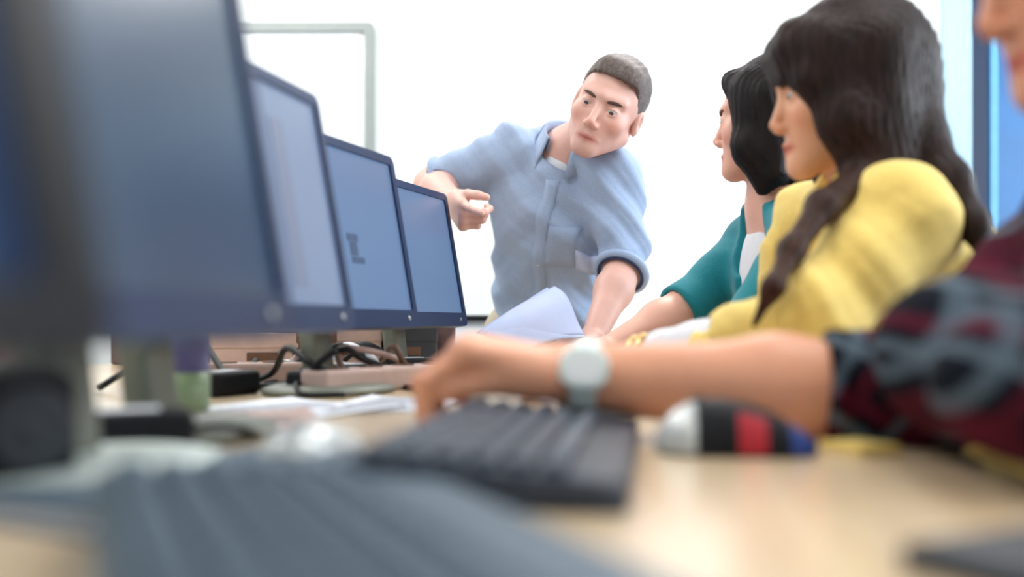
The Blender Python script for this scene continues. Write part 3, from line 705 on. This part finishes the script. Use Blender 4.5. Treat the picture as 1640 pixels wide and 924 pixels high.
def shoes(parent, ankles, dirs, m='leather'):
    for a, d in zip(ankles, dirs):
        d = n_(np.array([d[0], d[1], 0])); f = Field(); g = np.array([a[0], a[1], .035])
        f.rc(g-d*.03, g+d*.16, .034, .03, .02, n=(0, 0, 1), sq=.9); f.rc(g-d*.02, g-d*.01+np.array([0, 0, .05]), .034, .03, .02)
        def fl_(Q): return .004-Q[:, 2]
        f.add(fl_, g, .3, .003, 'x'); sdfobj('shoe', f, .006, M[m], parent)
def on_ring(c, axis, r, parent, name, m, w=.008, seg=40, flat=1.0, ref=(0, 0, 1)):
    axis = n_(axis); a = n_(np.cross(axis, ref)); b = np.cross(axis, a); off = np.array(parent.location)
    bm = bmesh.new(); tube(bm, [c+r*(a*math.cos(t)+b*math.sin(t)*flat)-off for t in np.linspace(0, 2*math.pi, seg, endpoint=False)], w, 8, True); return obj(name, bm, m, parent, True)
# ------------------------------------------------------------------ people
V3 = lambda *a: np.array(a, float)
def person(loc, label): return thing('person', label, 'person', loc)
def buttons(parent, fld, pts, dr, m='white_cloth', r=.0055):
    off = np.array(parent.location)
    for p in pts:
        h = fld.hit(p, dr, 0, .3)-off; bm = bmesh.new(); lathe(bm, [(r*.6, 0), (r, .001), (r, .002), (r*.7, .0026)], seg=12)
        q = Vector([float(c) for c in -n_(dr)]).to_track_quat('Z', 'Y').to_matrix()
        for v in bm.verts: v.co = q @ v.co+Vector([float(c) for c in h])
        obj('button', bm, M[m], parent, True)
def patch_on(parent, fld, grid, dr, m, name, th=.002, lift=.0015):
    """grid[i][j] start points; projected along dr on the field and given thickness"""
    off = np.array(parent.location); bm = bmesh.new(); d = n_(dr)
    G = [[bm.verts.new(tuple(fld.hit(p, dr, 0, .35)-d*lift-off)) for p in row] for row in grid]
    for i in range(len(G)-1):
        for j in range(len(G[0])-1): bm.faces.new((G[i][j], G[i+1][j], G[i+1][j+1], G[i][j+1]))
    o = obj(name, bm, M[m], parent, True); s = o.modifiers.new('thick', 'SOLIDIFY'); s.thickness = th; s.offset = 0; return o
def collar(parent, c, X, r1=(.062, .058), r2=(.082, .080), hgt=.035, tip=.05, m='shirt', gap=.42, name='collar', drop=.004):
    """X rows left, forward, up; folded shirt collar open at the front"""
    off = np.array(parent.location); bm = bmesh.new(); rows = []; N = 40
    for i in range(N+1):
        a = gap+(2*math.pi-2*gap)*i/N; fr = max(0, math.cos(a))**2.2   # a=0 is the front
        cs, sn = math.cos(a), math.sin(a); pr = []
        for (ra, rb, z) in ((r1[0], r1[1], 0.0), (r1[0]*1.02, r1[1]*1.02, hgt), (r1[0]*1.1, r1[1]*1.1, hgt+.003), (r2[0], r2[1], -drop-tip*fr)):
            zz = z-.02*max(0, cs); pr.append(bm.verts.new(tuple(c+V3(sn*ra, cs*rb, zz)@X-off)))
        rows.append(pr)
    for a, b in zip(rows, rows[1:]):
        for k in range(3): bm.faces.new((a[k], b[k], b[k+1], a[k+1]))
    o = obj(name, bm, M[m], parent, True); s = o.modifiers.new('thick', 'SOLIDIFY'); s.thickness = .0022; s.offset = 0; return o

# ---- the man in the blue shirt
pm = person((.12, 2.68, 0), 'man in a light blue rolled-sleeve shirt leaning over the desk end and pointing')
hc = P(974, 171, 2.28); HX = frame((-.32, -.92, -.17), (.45, 0, .89))
nb = P(916, 242, 2.41); ch1 = P(902, 292, 2.44); ch = P(886, 350, 2.49); wa = P(873, 455, 2.60); hp = P(880, 540, 2.66)
sr, er, wr = P(824, 250, 2.49), P(692, 297, 2.56), P(727, 324, 2.34)
sl_, el_, wl = P(980, 285, 2.37), P(1000, 425, 2.33), P(950, 541, 2.17)
lat = n_(sl_-sr); tup = n_(nb-wa); tn = n_(np.cross(lat, tup)); tn = -tn if tn[1] > 0 else tn      # torso front normal
b = Field(); L = head(b, hc, HX, 1.0)
b.rc(L(0, -.022, -.05), nb, .059, .057, .02)
b.rc(nb-tup*.03, ch, .080, .125, .04, n=tn, sq=.7); b.rc(ch, wa, .125, .12, .04, n=tn, sq=.75); b.rc(wa, hp, .12, .13, .04, n=tn, sq=.8)
b.rc(nb-tup*.045, sr, .045, .05, .03); b.rc(nb-tup*.045, sl_, .045, .05, .03); arm(b, sr, er, wr); arm(b, sl_, el_, wl)
hand(b, wr, (.30, -.80, -.42), (.85, .2, .1), 1.0, (.12, 1.15, 1.25, 1.3), (.42, .45))
hand(b, wl, (-.62, -.55, -.22), (-.15, -.1, -1), 1.0, (.45, .5, .5, .5), (.5, .2), left=True)
sdfobj('body', b, .0032, M['skin_man'], pm, lip_tint_and_shade(L, HX, hc, 1.0, (.82, .5, .5), (.80, .78, .78), (1, .84, .8)))
eyes(L, 1.0, HX, pm); brows(L, b, HX, 1.0, pm, 'brow')
hf = Field(); hf.ell(L(0, -.020, .037), (.0795, .096, .0865), HX)
hf.rc(L(-.02, .045, .079), L(.03, .048, .077), .028, .028, .03)
def hl(Q):
    q = (Q-hc)@HX.T; z0 = np.interp(q[:, 1]-.12*np.abs(q[:, 0]), [-.12, -.06, -.03, .0, .012, .025, .04, .075, .1], [-.07, -.06, -.030, .004, .0, .042, .060, .070, .074]); return (z0-q[:, 2])*.7
hf.add(hl, hc, .2, .006, 'x')
hf.disp = lambda Q: .0008*np.sin(((Q-hc)@HX.T)[:, 0]*420+3*wob(Q, 40))+.0005*wob(Q, 160)
def ht(V):
    q = (V-hc)@HX.T; t = np.ones((len(V), 3)); g = np.clip((.055-q[:, 2])/.05, 0, 1)[:, None]; return t*(1-g)+g*V3(1.5, 1.8, 2.0)
sdfobj('hair', hf, .0032, M['hair_man'], pm, ht)
s = Field(); g = .014
s.rc(nb-tup*.045, ch, .088+g, .140+g, .05, n=tn, sq=.66); s.rc(ch, wa, .140+g, .118+g, .05, n=tn, sq=.75); s.rc(wa, hp-.0*tup, .118+g, .140+g, .05, n=tn, sq=.8)
s.rc(nb-tup*.035, sr, .048+g, .058+g, .04); s.rc(nb-tup*.035, sl_, .048+g, .056+g, .04)
s.rc(sr, er, .057+g, .046+g, .04); s.rc(sl_, el_, .057+g, .044+g, .035)
s.rc(sl_-V3(.01, 0, .03), ch+lat*.09, .05, .05, .04)
s.rc(sr+V3(.02, 0, -.04), ch-lat*.09, .05, .05, .04)
cr = sr+(er-sr)*.90; cl_ = el_+(wl-el_)*.10
cut(s, cr, er-sr, .12); s.rc(er, wr, .055, .03, .004, 's'); cut(s, cl_, wl-el_, .10); s.rc(el_+(wl-el_)*.06, wl, .043, .04, .003, 's')
s.rc(nb-tup*.03, nb+tup*.01, .078, .070, .03); cut(s, nb+tup*.012, tup+tn*.35, .085); s.rc(nb-tup*.03+tn*.02, nb+tup*.1, .050, .060, .006, 's')
fA = folds(.0085, V3(.80, 0, .60), 85, 1, .0016); fB = folds(.0065, V3(-.5, .1, .85), 75, 5, .001)
s.disp = lambda Q: fA(Q)+fB(Q)*np.clip((ch[2]+.05-Q[:, 2])/.15, .25, 1)
so = sdfobj('shirt', s, .0036, M['shirt'], pm)
# rolled cuffs, collar, placket, pocket
for c_, ax, r_ in ((cr-(er-sr)*.02, er-sr, .0585), (cl_, wl-el_, .0560)):
    o = on_ring(c_, ax, r_, pm, 'sleeve_cuff', M['shirt'], .011); o2 = on_ring(c_+n_(ax)*.010, ax, r_-.004, pm, 'cuff_lining', M['shirt_in'], .004)
CX = frame(tn+V3(0, 0, .1), tup)
collar(pm, nb+tup*.014, CX, (.070, .070), (.090, .098), .034, .045, 'shirt', .45)
bm = bmesh.new(); 
tf = Field(); tf.rc(nb-tup*.035+tn*.012, nb+tup*.002+tn*.006, .062, .056, .01); cut(tf, nb+tup*.016+tn*.02, tup+tn*.5, .1); sdfobj('undershirt', tf, .004, M['tee'], pm)
grid = []
for t in np.linspace(0, 1, 30):
    p = (nb-tup*.045)*(1-t)+(hp-tup*.0)*t+lat*.012; grid.append([p+lat*o+tn*.28 for o in (-.016, 0, .016)])
patch_on(pm, s, grid, -tn, 'shirt', 'placket', .003, .002)
buttons(pm, s, [(nb-tup*.06)*(1-t)+hp*t+lat*.012+tn*.29 for t in (.02, .22, .42, .62, .82)], -tn, 'silver')
pc = ch+tup*.03+lat*.075
patch_on(pm, s, [[pc+lat*(u*.055)-tup*(v*.11)+tn*.28 for u in (-.5, -.25, 0, .25, .5, .75)] for v in (0, .2, .4, .6, .8, 1)], -tn, 'shirt', 'pocket', .003, .002)
pc = P(930, 402, 2.2)
patch_on(pm, s, [[pc+V3(1, 0, -.35)*u+V3(.1, 0, -.9)*v for u in (0, .02, .04, .055)] for v in (-.018, 0, .018, .03)], V3(.0, 1, 0), 'lilac', 'pale_patch', .002, .003)  # pale bluish patch laid on the shirt front
hips = [hp+lat*.09*k-tup*.02 for k in (-1, 1)]
trousers(pm, hips, [V3(.0, 2.66, .47), V3(.24, 2.62, .47)], [V3(-.03, 2.80, .09), V3(.27, 2.78, .09)], M['khaki'], None, .008)
shoes(pm, [V3(-.03, 2.80, .09), V3(.27, 2.78, .09)], [(-.1, -1), (.15, -1)])
# the papers he holds
t = thing('paper_sheet', 'pale blue bent sheets held upright in the hand of the man at the desk end', 'paper', tuple(P(850, 540, 2.1)), 0)
o0 = np.array(t.location)
for k in range(2):
    A, B_, C_, D_ = P(762+k*12, 533, 2.02), P(888-k*14, 458+k*6, 2.17), P(940, 528+k*6, 2.13), P(842, 556, 2.0)
    bm = bmesh.new(); G = {}; N = 14
    for i in range(N+1):
        for j in range(N+1):
            u, v = i/N, j/N; p = (A*(1-u)+B_*u)*(1-v)+(D_*(1-u)+C_*u)*v; p = p+V3(0, -1, .6)*(.028*math.sin(math.pi*u)*math.sin(math.pi*(v*.8+.1)))+V3(.3, 0, .8)*.012*math.sin(v*5+k)*u-V3(0, .004*k, .003*k); G[i, j] = bm.verts.new(tuple(p-o0))
    for i in range(N):
        for j in range(N): bm.faces.new((G[i, j], G[i+1, j], G[i+1, j+1], G[i, j+1]))
    o = obj('sheet', bm, M['lilac'], t, True); sm = o.modifiers.new('thick', 'SOLIDIFY'); sm.thickness = .0008

def seated_legs(pt, px, py, m, dx=-.40, sx=0):
    hips = [V3(px, py+k*.09, .545) for k in (-1, 1)]; kn = [V3(px+dx, py+k*.11, .53) for k in (-1, 1)]; an = [V3(px+dx-.0, py+k*.11, .09) for k in (-1, 1)]
    trousers(pt, hips, kn, an, M[m], None, .010, (.088, .062, .05)); shoes(pt, an, [(-1, -.05), (-1, .05)])
def strands(f, X, c, lo=.0011): 
    """combed strand grooves round the head axis"""
    def fn(Q):
        q = (Q-c)@X.T; a = np.arctan2(q[:, 0], q[:, 1]+.01); r = np.hypot(q[:, 0], q[:, 1]); return (lo*np.sin(a*r*430+3*wob(Q, 16)+2*wob(Q, 30, 3))*np.clip(r/.04, 0, 1)+.0010*wob(Q, 60, 1))*np.clip((q[:, 2]+.20)/.06, 0, 1)
    return fn

# ---- the woman in teal
pt = person((.66, 1.92, 0), 'woman with a black bob and teal cardigan, farther of the two seated women')
hc = P(1226, 190, 1.9); TX = frame((-.88, .44, -.02), (-.04, 0, 1)); hs = .95
nb = P(1246, 330, 1.92)
b = Field(); L = head(b, hc, TX, hs, True)
chT = V3(.54, 1.93, .93); pv = V3(.72, 1.92, .56)
sn, sf = P(1296, 372, 1.80), P(1212, 392, 2.08)
en, wn = P(1190, 552, 1.69), P(1035, 596, 1.66); ef, wf = P(1100, 490, 2.02), P(975, 556, 1.92)
tl = n_(sn-sf); tt = n_(nb-chT); tf_ = n_(np.cross(tl, tt)); tf_ = -tf_ if tf_[0] > 0 else tf_
b.rc(L(0, -.028, -.05), nb, .046, .050, .02); b.rc(nb, chT, .07, .105, .04, n=tf_, sq=.72); b.rc(chT, pv, .10, .12, .05, n=tf_, sq=.8)
b.rc(nb, sn, .042, .042, .03); b.rc(nb, sf, .042, .042, .03)
ra = (.044, .037, .035, .023); arm(b, sn, en, wn, ra); arm(b, sf, ef, wf, ra)
hand(b, wn, (-1, .1, -.12), (0, 0, -1), .9, (.45,)*4, (.5, .25), left=True); hand(b, wf, (-1, -.15, -.1), (0, 0, -1), .9, (.35,)*4, (.5, .25))
sdfobj('body', b, .0036, M['skin_f1'], pt, lip_tint_and_shade(L, TX, hc, hs, (.8, .42, .42)))
eyes(L, hs, TX, pt); brows(L, b, TX, hs, pt, 'brow')
h = Field(); h.ell(L(0, -.026, .040), (.086*hs, .098*hs, .090*hs), TX)
for q in (-1, 1):
    h.rc(L(q*.058, .022, .05), L(q*.072, .020, -.075), .030, .027, .03); h.rc(L(q*.06, -.03, .03), L(q*.066, -.025, -.115), .042, .030, .03)
    h.rc(L(q*.072, .022, -.06), L(q*.060, -.004, -.145), .026, .014, .02)
h.rc(L(0, -.07, .02), L(0, -.062, -.11), .055, .040, .04); h.rc(L(-.03, .056, .075), L(.03, .056, .075), .022, .022, .02)
h.ell(L(0, .085, -.045), (.044, .06, .088), TX, .01, 's'); h.rc(L(0, .01, -.07), nb, .044, .05, .01, 's')
h.disp = strands(h, TX, hc); sdfobj('hair', h, .0040, M['hair_blk'], pt)
w = Field(); w.rc(nb-tt*.03, chT, .072, .112, .04, n=tf_, sq=.74); w.rc(chT, pv, .112, .125, .05, n=tf_, sq=.82); cut(w, nb-tt*.005, tt+tf_*.6, .12)
w.disp = folds(.002, (.3, 0, 1), 80, 3); sdfobj('top', w, .005, M['white_cloth'], pt)
c = Field(); c.rc(nb-tt*.02, chT, .080, .124, .04, n=tf_, sq=.78); c.rc(chT, pv, .124, .14, .05, n=tf_, sq=.85)
c.rc(nb-tt*.01, sn, .055, .056, .035); c.rc(nb-tt*.01, sf, .055, .056, .035); c.rc(sn, en, .060, .052, .04); c.rc(sf, ef, .060, .050, .04)
c.rc(en, en+(wn-en)*.12, .052, .05, .02); c.rc(ef, ef+(wf-ef)*.12, .05, .05, .02)
cut(c, en+(wn-en)*.12, wn-en, .1); cut(c, ef+(wf-ef)*.12, wf-ef, .1); c.rc(en+(wn-en)*.05, wn, .042, .04, .003, 's'); c.rc(ef+(wf-ef)*.05, wf, .042, .04, .003, 's')
c.ell(nb+tf_*.07-tt*.03, (.055, .055, .10), frame(tf_, tt), .01, 's'); c.ell(chT+tf_*.11+V3(0, -.055, 0), (.048, .075, .22), frame(V3(-.85, -.5, -.05), tt), .01, 's')
cut(c, nb+tt*.012, tt, .075); c.disp = folds(.003, (.6, 0, .8), 60, 7); sdfobj('cardigan', c, .005, M['teal'], pt)
seated_legs(pt, .72, 1.92, 'denim')

# ---- the woman in yellow
py_ = person((.66, 1.42, 0), 'woman with long dark brown hair in a yellow jacket looking down at her screen')
hc = P(1346, 146, 1.40); YX = frame((-.99, .06, -.13), (-.13, 0, 1)); hs = .965
nb = P(1400, 305, 1.41); chY = V3(.548, 1.43, .93); pv = V3(.69, 1.42, .56)
sn, sf = P(1440, 352, 1.29), V3(.485, 1.59, 1.00)
en, wn = P(1292, 528, 1.205), P(1015, 578, 1.38); ef, wf = V3(.43, 1.68, .79), V3(.20, 1.60, .785)
tl = n_(sn-sf); tt = n_(nb-chY); tf_ = n_(np.cross(tl, tt)); tf_ = -tf_ if tf_[0] > 0 else tf_
b = Field(); L = head(b, hc, YX, hs, True)
b.rc(L(0, -.028, -.05), nb, .046, .050, .02); b.rc(nb, chY, .07, .105, .04, n=tf_, sq=.72); b.rc(chY, pv, .10, .12, .05, n=tf_, sq=.8)
b.rc(nb, sn, .042, .042, .03); b.rc(nb, sf, .042, .042, .03); arm(b, sn, en, wn, ra); arm(b, sf, ef, wf, ra)
hand(b, wn, (-1, .12, .02), (0, -.1, -1), .92, (.42,)*4, (.5, .25), left=True); hand(b, wf, (-1, -.15, -.1), (0, 0, -1), .92, (.35,)*4, (.5, .25))
sdfobj('body', b, .0034, M['skin_f2'], py_, lip_tint_and_shade(L, YX, hc, hs, (.8, .38, .36)))
eyes(L, hs, YX, py_); brows(L, b, YX, hs, py_, 'brow')
h = Field(); h.ell(L(0, -.024, .042), (.088*hs, .103*hs, .092*hs), YX)
h.rc(L(0, -.04, .06), L(0, -.06, .02), .065, .058, .05)
h.rc(L(-.03, .060, .078), L(.03, .060, .078), .028, .028, .02)
for q in (-1, 1):
    h.rc(L(q*.045, .068, .068), L(q*.062, .056, .012), .022, .012, .02)
    h.rc(L(q*.062, .030, .055), L(q*.074, .012, -.06), .032, .030, .03); h.rc(L(q*.074, .012, -.06), L(q*.070, -.01, -.15), .030, .030, .03)
    h.rc(L(q*.060, -.035, .04), L(q*.062, -.035, -.12), .042, .040, .03)
h.rc(L(0, -.062, .02), L(0, -.062, -.11), .060, .050, .05)
pts_ = [P(1478, 225, 1.35), P(1522, 290, 1.31), P(1560, 360, 1.27), P(1588, 430, 1.24)]
h.rc(L(-.01, -.085, -.03), pts_[0], .048, .028, .04)
for (a, b2, r1, r2) in zip(pts_, pts_[1:], (.030, .024, .017), (.024, .017, .009)): h.rc(a, b2, r1, r2, .02)
lk = [L(.070, .0, -.14), P(1318, 330, 1.235), P(1268, 400, 1.19), P(1238, 460, 1.15), P(1208, 520, 1.15)]
for (a, b2, r1, r2) in zip(lk, lk[1:], (.028, .018, .014, .010), (.018, .014, .010, .004)): h.rc(a, b2, r1, r2, .02)
h.ell(L(0, .088, -.052), (.052, .060, .092), YX, .012, 's'); h.rc(L(0, .01, -.07), nb, .042, .05, .01, 's')
for q in (-1, 1):
    h.rc(L(q*.050, .070, .060), L(q*.064, .060, .012), .017, .014, .02); h.rc(L(q*.064, .060, .012), L(q*.070, .036, -.060), .014, .016, .02); h.rc(L(q*.070, .036, -.060), L(q*.066, .008, -.130), .016, .018, .02)
h.rc(L(.050, .078, .055), L(.050, .076, .010), .014, .003, .015)
for k in range(6): h.rc(L(-.035+.015*k, .082, .058), L(-.028+.013*k, .090, .020-.002*(k % 3)), .013, .0025, .014)
h.disp = strands(h, YX, hc, .0012)
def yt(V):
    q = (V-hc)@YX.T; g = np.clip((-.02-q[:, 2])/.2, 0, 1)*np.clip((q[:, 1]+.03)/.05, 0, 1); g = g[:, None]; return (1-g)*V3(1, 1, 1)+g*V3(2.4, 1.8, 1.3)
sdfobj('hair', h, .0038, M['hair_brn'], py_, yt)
w = Field(); w.rc(nb-tt*.03, chY, .066, .112, .04, n=tf_, sq=.74); cut(w, nb+tt*.03, tt, .12); w.rc(nb-tt*.05, nb+tt*.015, .058, .056, .02); sdfobj('top', w, .005, M['white_cloth'], py_)
c = Field(); c.rc(nb-tt*.02, chY, .082, .135, .05, n=tf_, sq=.80); c.rc(chY, pv, .135, .15, .05, n=tf_, sq=.85)
c.rc(nb-tt*.02+V3(.05, 0, .0), chY+V3(.03, 0, .03), .06, .09, .05)
c.rc(nb-tt*.01, sn, .060, .064, .035); c.rc(nb-tt*.01, sf, .060, .066, .035); c.rc(sn, en, .067, .060, .04); c.rc(sf, ef, .066, .055, .04)
cn, cf = en+(wn-en)*.52, ef+(wf-ef)*.5
c.rc(en, cn+(wn-en)*.03, .060, .042, .03); c.rc(ef, cf+(wf-ef)*.03, .055, .042, .03); cut(c, cn, wn-en, .1); cut(c, cf, wf-ef, .1); c.rc(cn-(wn-en)*.08, wn, .036, .036, .003, 's'); c.rc(cf-(wf-ef)*.08, wf, .036, .036, .003, 's')
c.ell(nb+tf_*.08-tt*.04, (.045, .055, .09), frame(tf_, tt), .01, 's'); cut(c, nb+tt*.035, tt, .06); c.rc(nb-tt*.02, nb+tt*.1, .052, .056, .004, 's')
fa = folds(.010, (.75, 0, .65), 72, 2, .0015); fb = folds(.008, (-.4, .3, .9), 80, 9, .001); c.disp = lambda Q: fa(Q)+.6*fb(Q)
sdfobj('jacket', c, .0044, M['yellow'], py_)
collar(py_, nb+tt*.012+V3(.004, 0, 0), frame(tf_, tt), (.062, .062), (.083, .088), .030, .06, 'yellow', .75)
# white inner cuffs and gold bangle
for a, b2 in ((cn, wn), (cf, wf)):
    f = Field(); d = b2-a; f.rc(a-d*.1, a+d*.72, .039, .034, .01); cut(f, a+d*.70, d, .1); f.rc(a+d*.5, b2, .029, .029, .003, 's'); f.disp = folds(.0015, d, 120, 3, 0); sdfobj('shirt_cuff', f, .004, M['white_cloth'], py_)
for k in (.90, .96): on_ring(en+(wn-en)*k, wn-en, .031, py_, 'bangle', M['gold'], .004)
seated_legs(py_, .69, 1.42, 'denim')

# ---- the person in plaid at the right edge
pp = person((.60, .84, 0), 'person in a dark plaid shirt at the right frame edge wearing a white wristwatch')
hc = V3(.478, .82, 1.155); PX = frame((-.965, .03, -.26), (-.26, 0, .965))
nb = V3(.535, .835, .985); chP = V3(.57, .84, .88); pv = V3(.66, .84, .56)
sf, sn = V3(.53, 1.00, .872), V3(.56, .67, .925)
ef, wf = P(1440, 638, .92), P(908, 600, .96); en, wn = V3(.460, .640, .775), V3(.505, .785, .62)
tl = n_(sn-sf); tt = n_(nb-chP); tf_ = V3(-1, 0, -.1)
b = Field(); L = head(b, hc, PX, 1.0, True)
b.rc(L(0, -.028, -.05), nb, .050, .054, .02); b.rc(nb, chP, .08, .115, .04, n=tf_, sq=.72); b.rc(chP, pv, .11, .12, .05, n=tf_, sq=.8)
b.rc(nb, sn, .048, .048, .03); b.rc(nb, sf, .048, .048, .03); rp_ = (.048, .046, .047, .029); arm(b, sn, en, wn, rp_); arm(b, sf, ef, wf, rp_)
hand(b, wf, (-.93, -.02, .22), (.05, .12, -1), 1.1, (.85, .9, .92, .95), (.12, .35)); hand(b, wn, (-.1, .8, -.2), (.1, 0, -1), 1.0, (.4,)*4, (.5, .25), left=True)
sdfobj('body', b, .0034, M['skin_p'], pp, lip_tint_and_shade(L, PX, hc, 1.0, (.85, .45, .45)))
eyes(L, 1, PX, pp); brows(L, b, PX, 1, pp, 'brow')
h = Field(); h.ell(L(0, -.024, .040), (.084, .100, .090), PX); h.ell(L(0, .09, -.06), (.07, .075, .10), PX, .01, 's'); h.rc(L(0, -.07, .0), L(0, -.06, -.07), .05, .03, .03)
h.disp = strands(h, PX, hc); sdfobj('hair', h, .005, M['hair_blk'], pp)
c = Field(); c.rc(nb-tt*.02, chP, .085, .14, .05, n=tf_, sq=.8); c.rc(chP, pv, .14, .16, .05, n=tf_, sq=.85)
c.ell((.390, .79, .820), (.102, .10, .073), k=.05); c.ell((.385, .66, .808), (.105, .085, .061), k=.05)
c.rc(nb-tt*.01, sn, .062, .068, .035); c.rc(nb-tt*.01, sf, .062, .068, .035); c.rc(sn, en, .070, .062, .04); c.rc(sf, ef, .072, .058, .04)
cf = ef+(wf-ef)*.20; cn = en+(wn-en)*.8
c.rc(ef, cf+(wf-ef)*.03, .058, .056, .03); c.rc(en, cn, .060, .045, .03); cut(c, cf, wf-ef, .1); cut(c, cn, wn-en, .06); c.rc(cf-(wf-ef)*.08, wf, .048, .047, .003, 's')
cut(c, nb+tt*.02, tt, .08); c.rc(nb-tt*.02, nb+tt*.1, .056, .062, .004, 's')
c.disp = folds(.005, (.7, .2, .7), 50, 6, .001); sdfobj('plaid_shirt', c, .005, M['plaid'], pp)
on_ring(cf, wf-ef, .052, pp, 'rolled_cuff', M['plaid'], .009)
collar(pp, nb+tt*.01, frame(tf_, tt), (.066, .066), (.088, .092), .03, .05, 'plaid', .6)
# wristwatch
ax = n_(wf-ef); wc = wf-ax*.018
wt = Field(); wt.rc(wc-ax*.013, wc+ax*.013, .0350, .0350, .003); wt.rc(wc-ax*.03, wc+ax*.03, .0275, .0275, .002, 's'); cut(wt, wc+ax*.013, ax, .05); cut(wt, wc-ax*.013, -ax, .05)
sdfobj('watch_strap', wt, .0025, M['watch'], pp)
up_ = n_(V3(-.1, -.97, .25)); WX = frame(ax, up_)
bm = bmesh.new(); prism(bm, rr_pts(.040, .046, .016), .026, .041, lambda u, v, w_: tuple(wc+V3(u, v, w_)@WX-np.array(pp.location)), .003); wcs = obj('watch_case', bm, M['watch'], pp, True)
bm = bmesh.new(); prism(bm, rr_pts(.028, .032, .012), .041, .0418, lambda u, v, w_: tuple(wc+V3(u, v, w_)@WX-np.array(pp.location))); obj('watch_face', bm, M['board'], wcs)
seated_legs(pp, .66, .84, 'denim')

chair(.73, 1.92, 0, 'office chair under the woman in the teal cardigan', 'maroon'); chair(.71, 1.42, 0, 'office chair under the woman in the yellow jacket', 'maroon')
chair(.68, .84, 0, 'office chair under the person in the plaid shirt', 'maroon')
chair(.71, 2.50, math.pi/2, 'empty maroon chair at the far end, seen behind the teal cardigan', 'maroon', .50, .44)
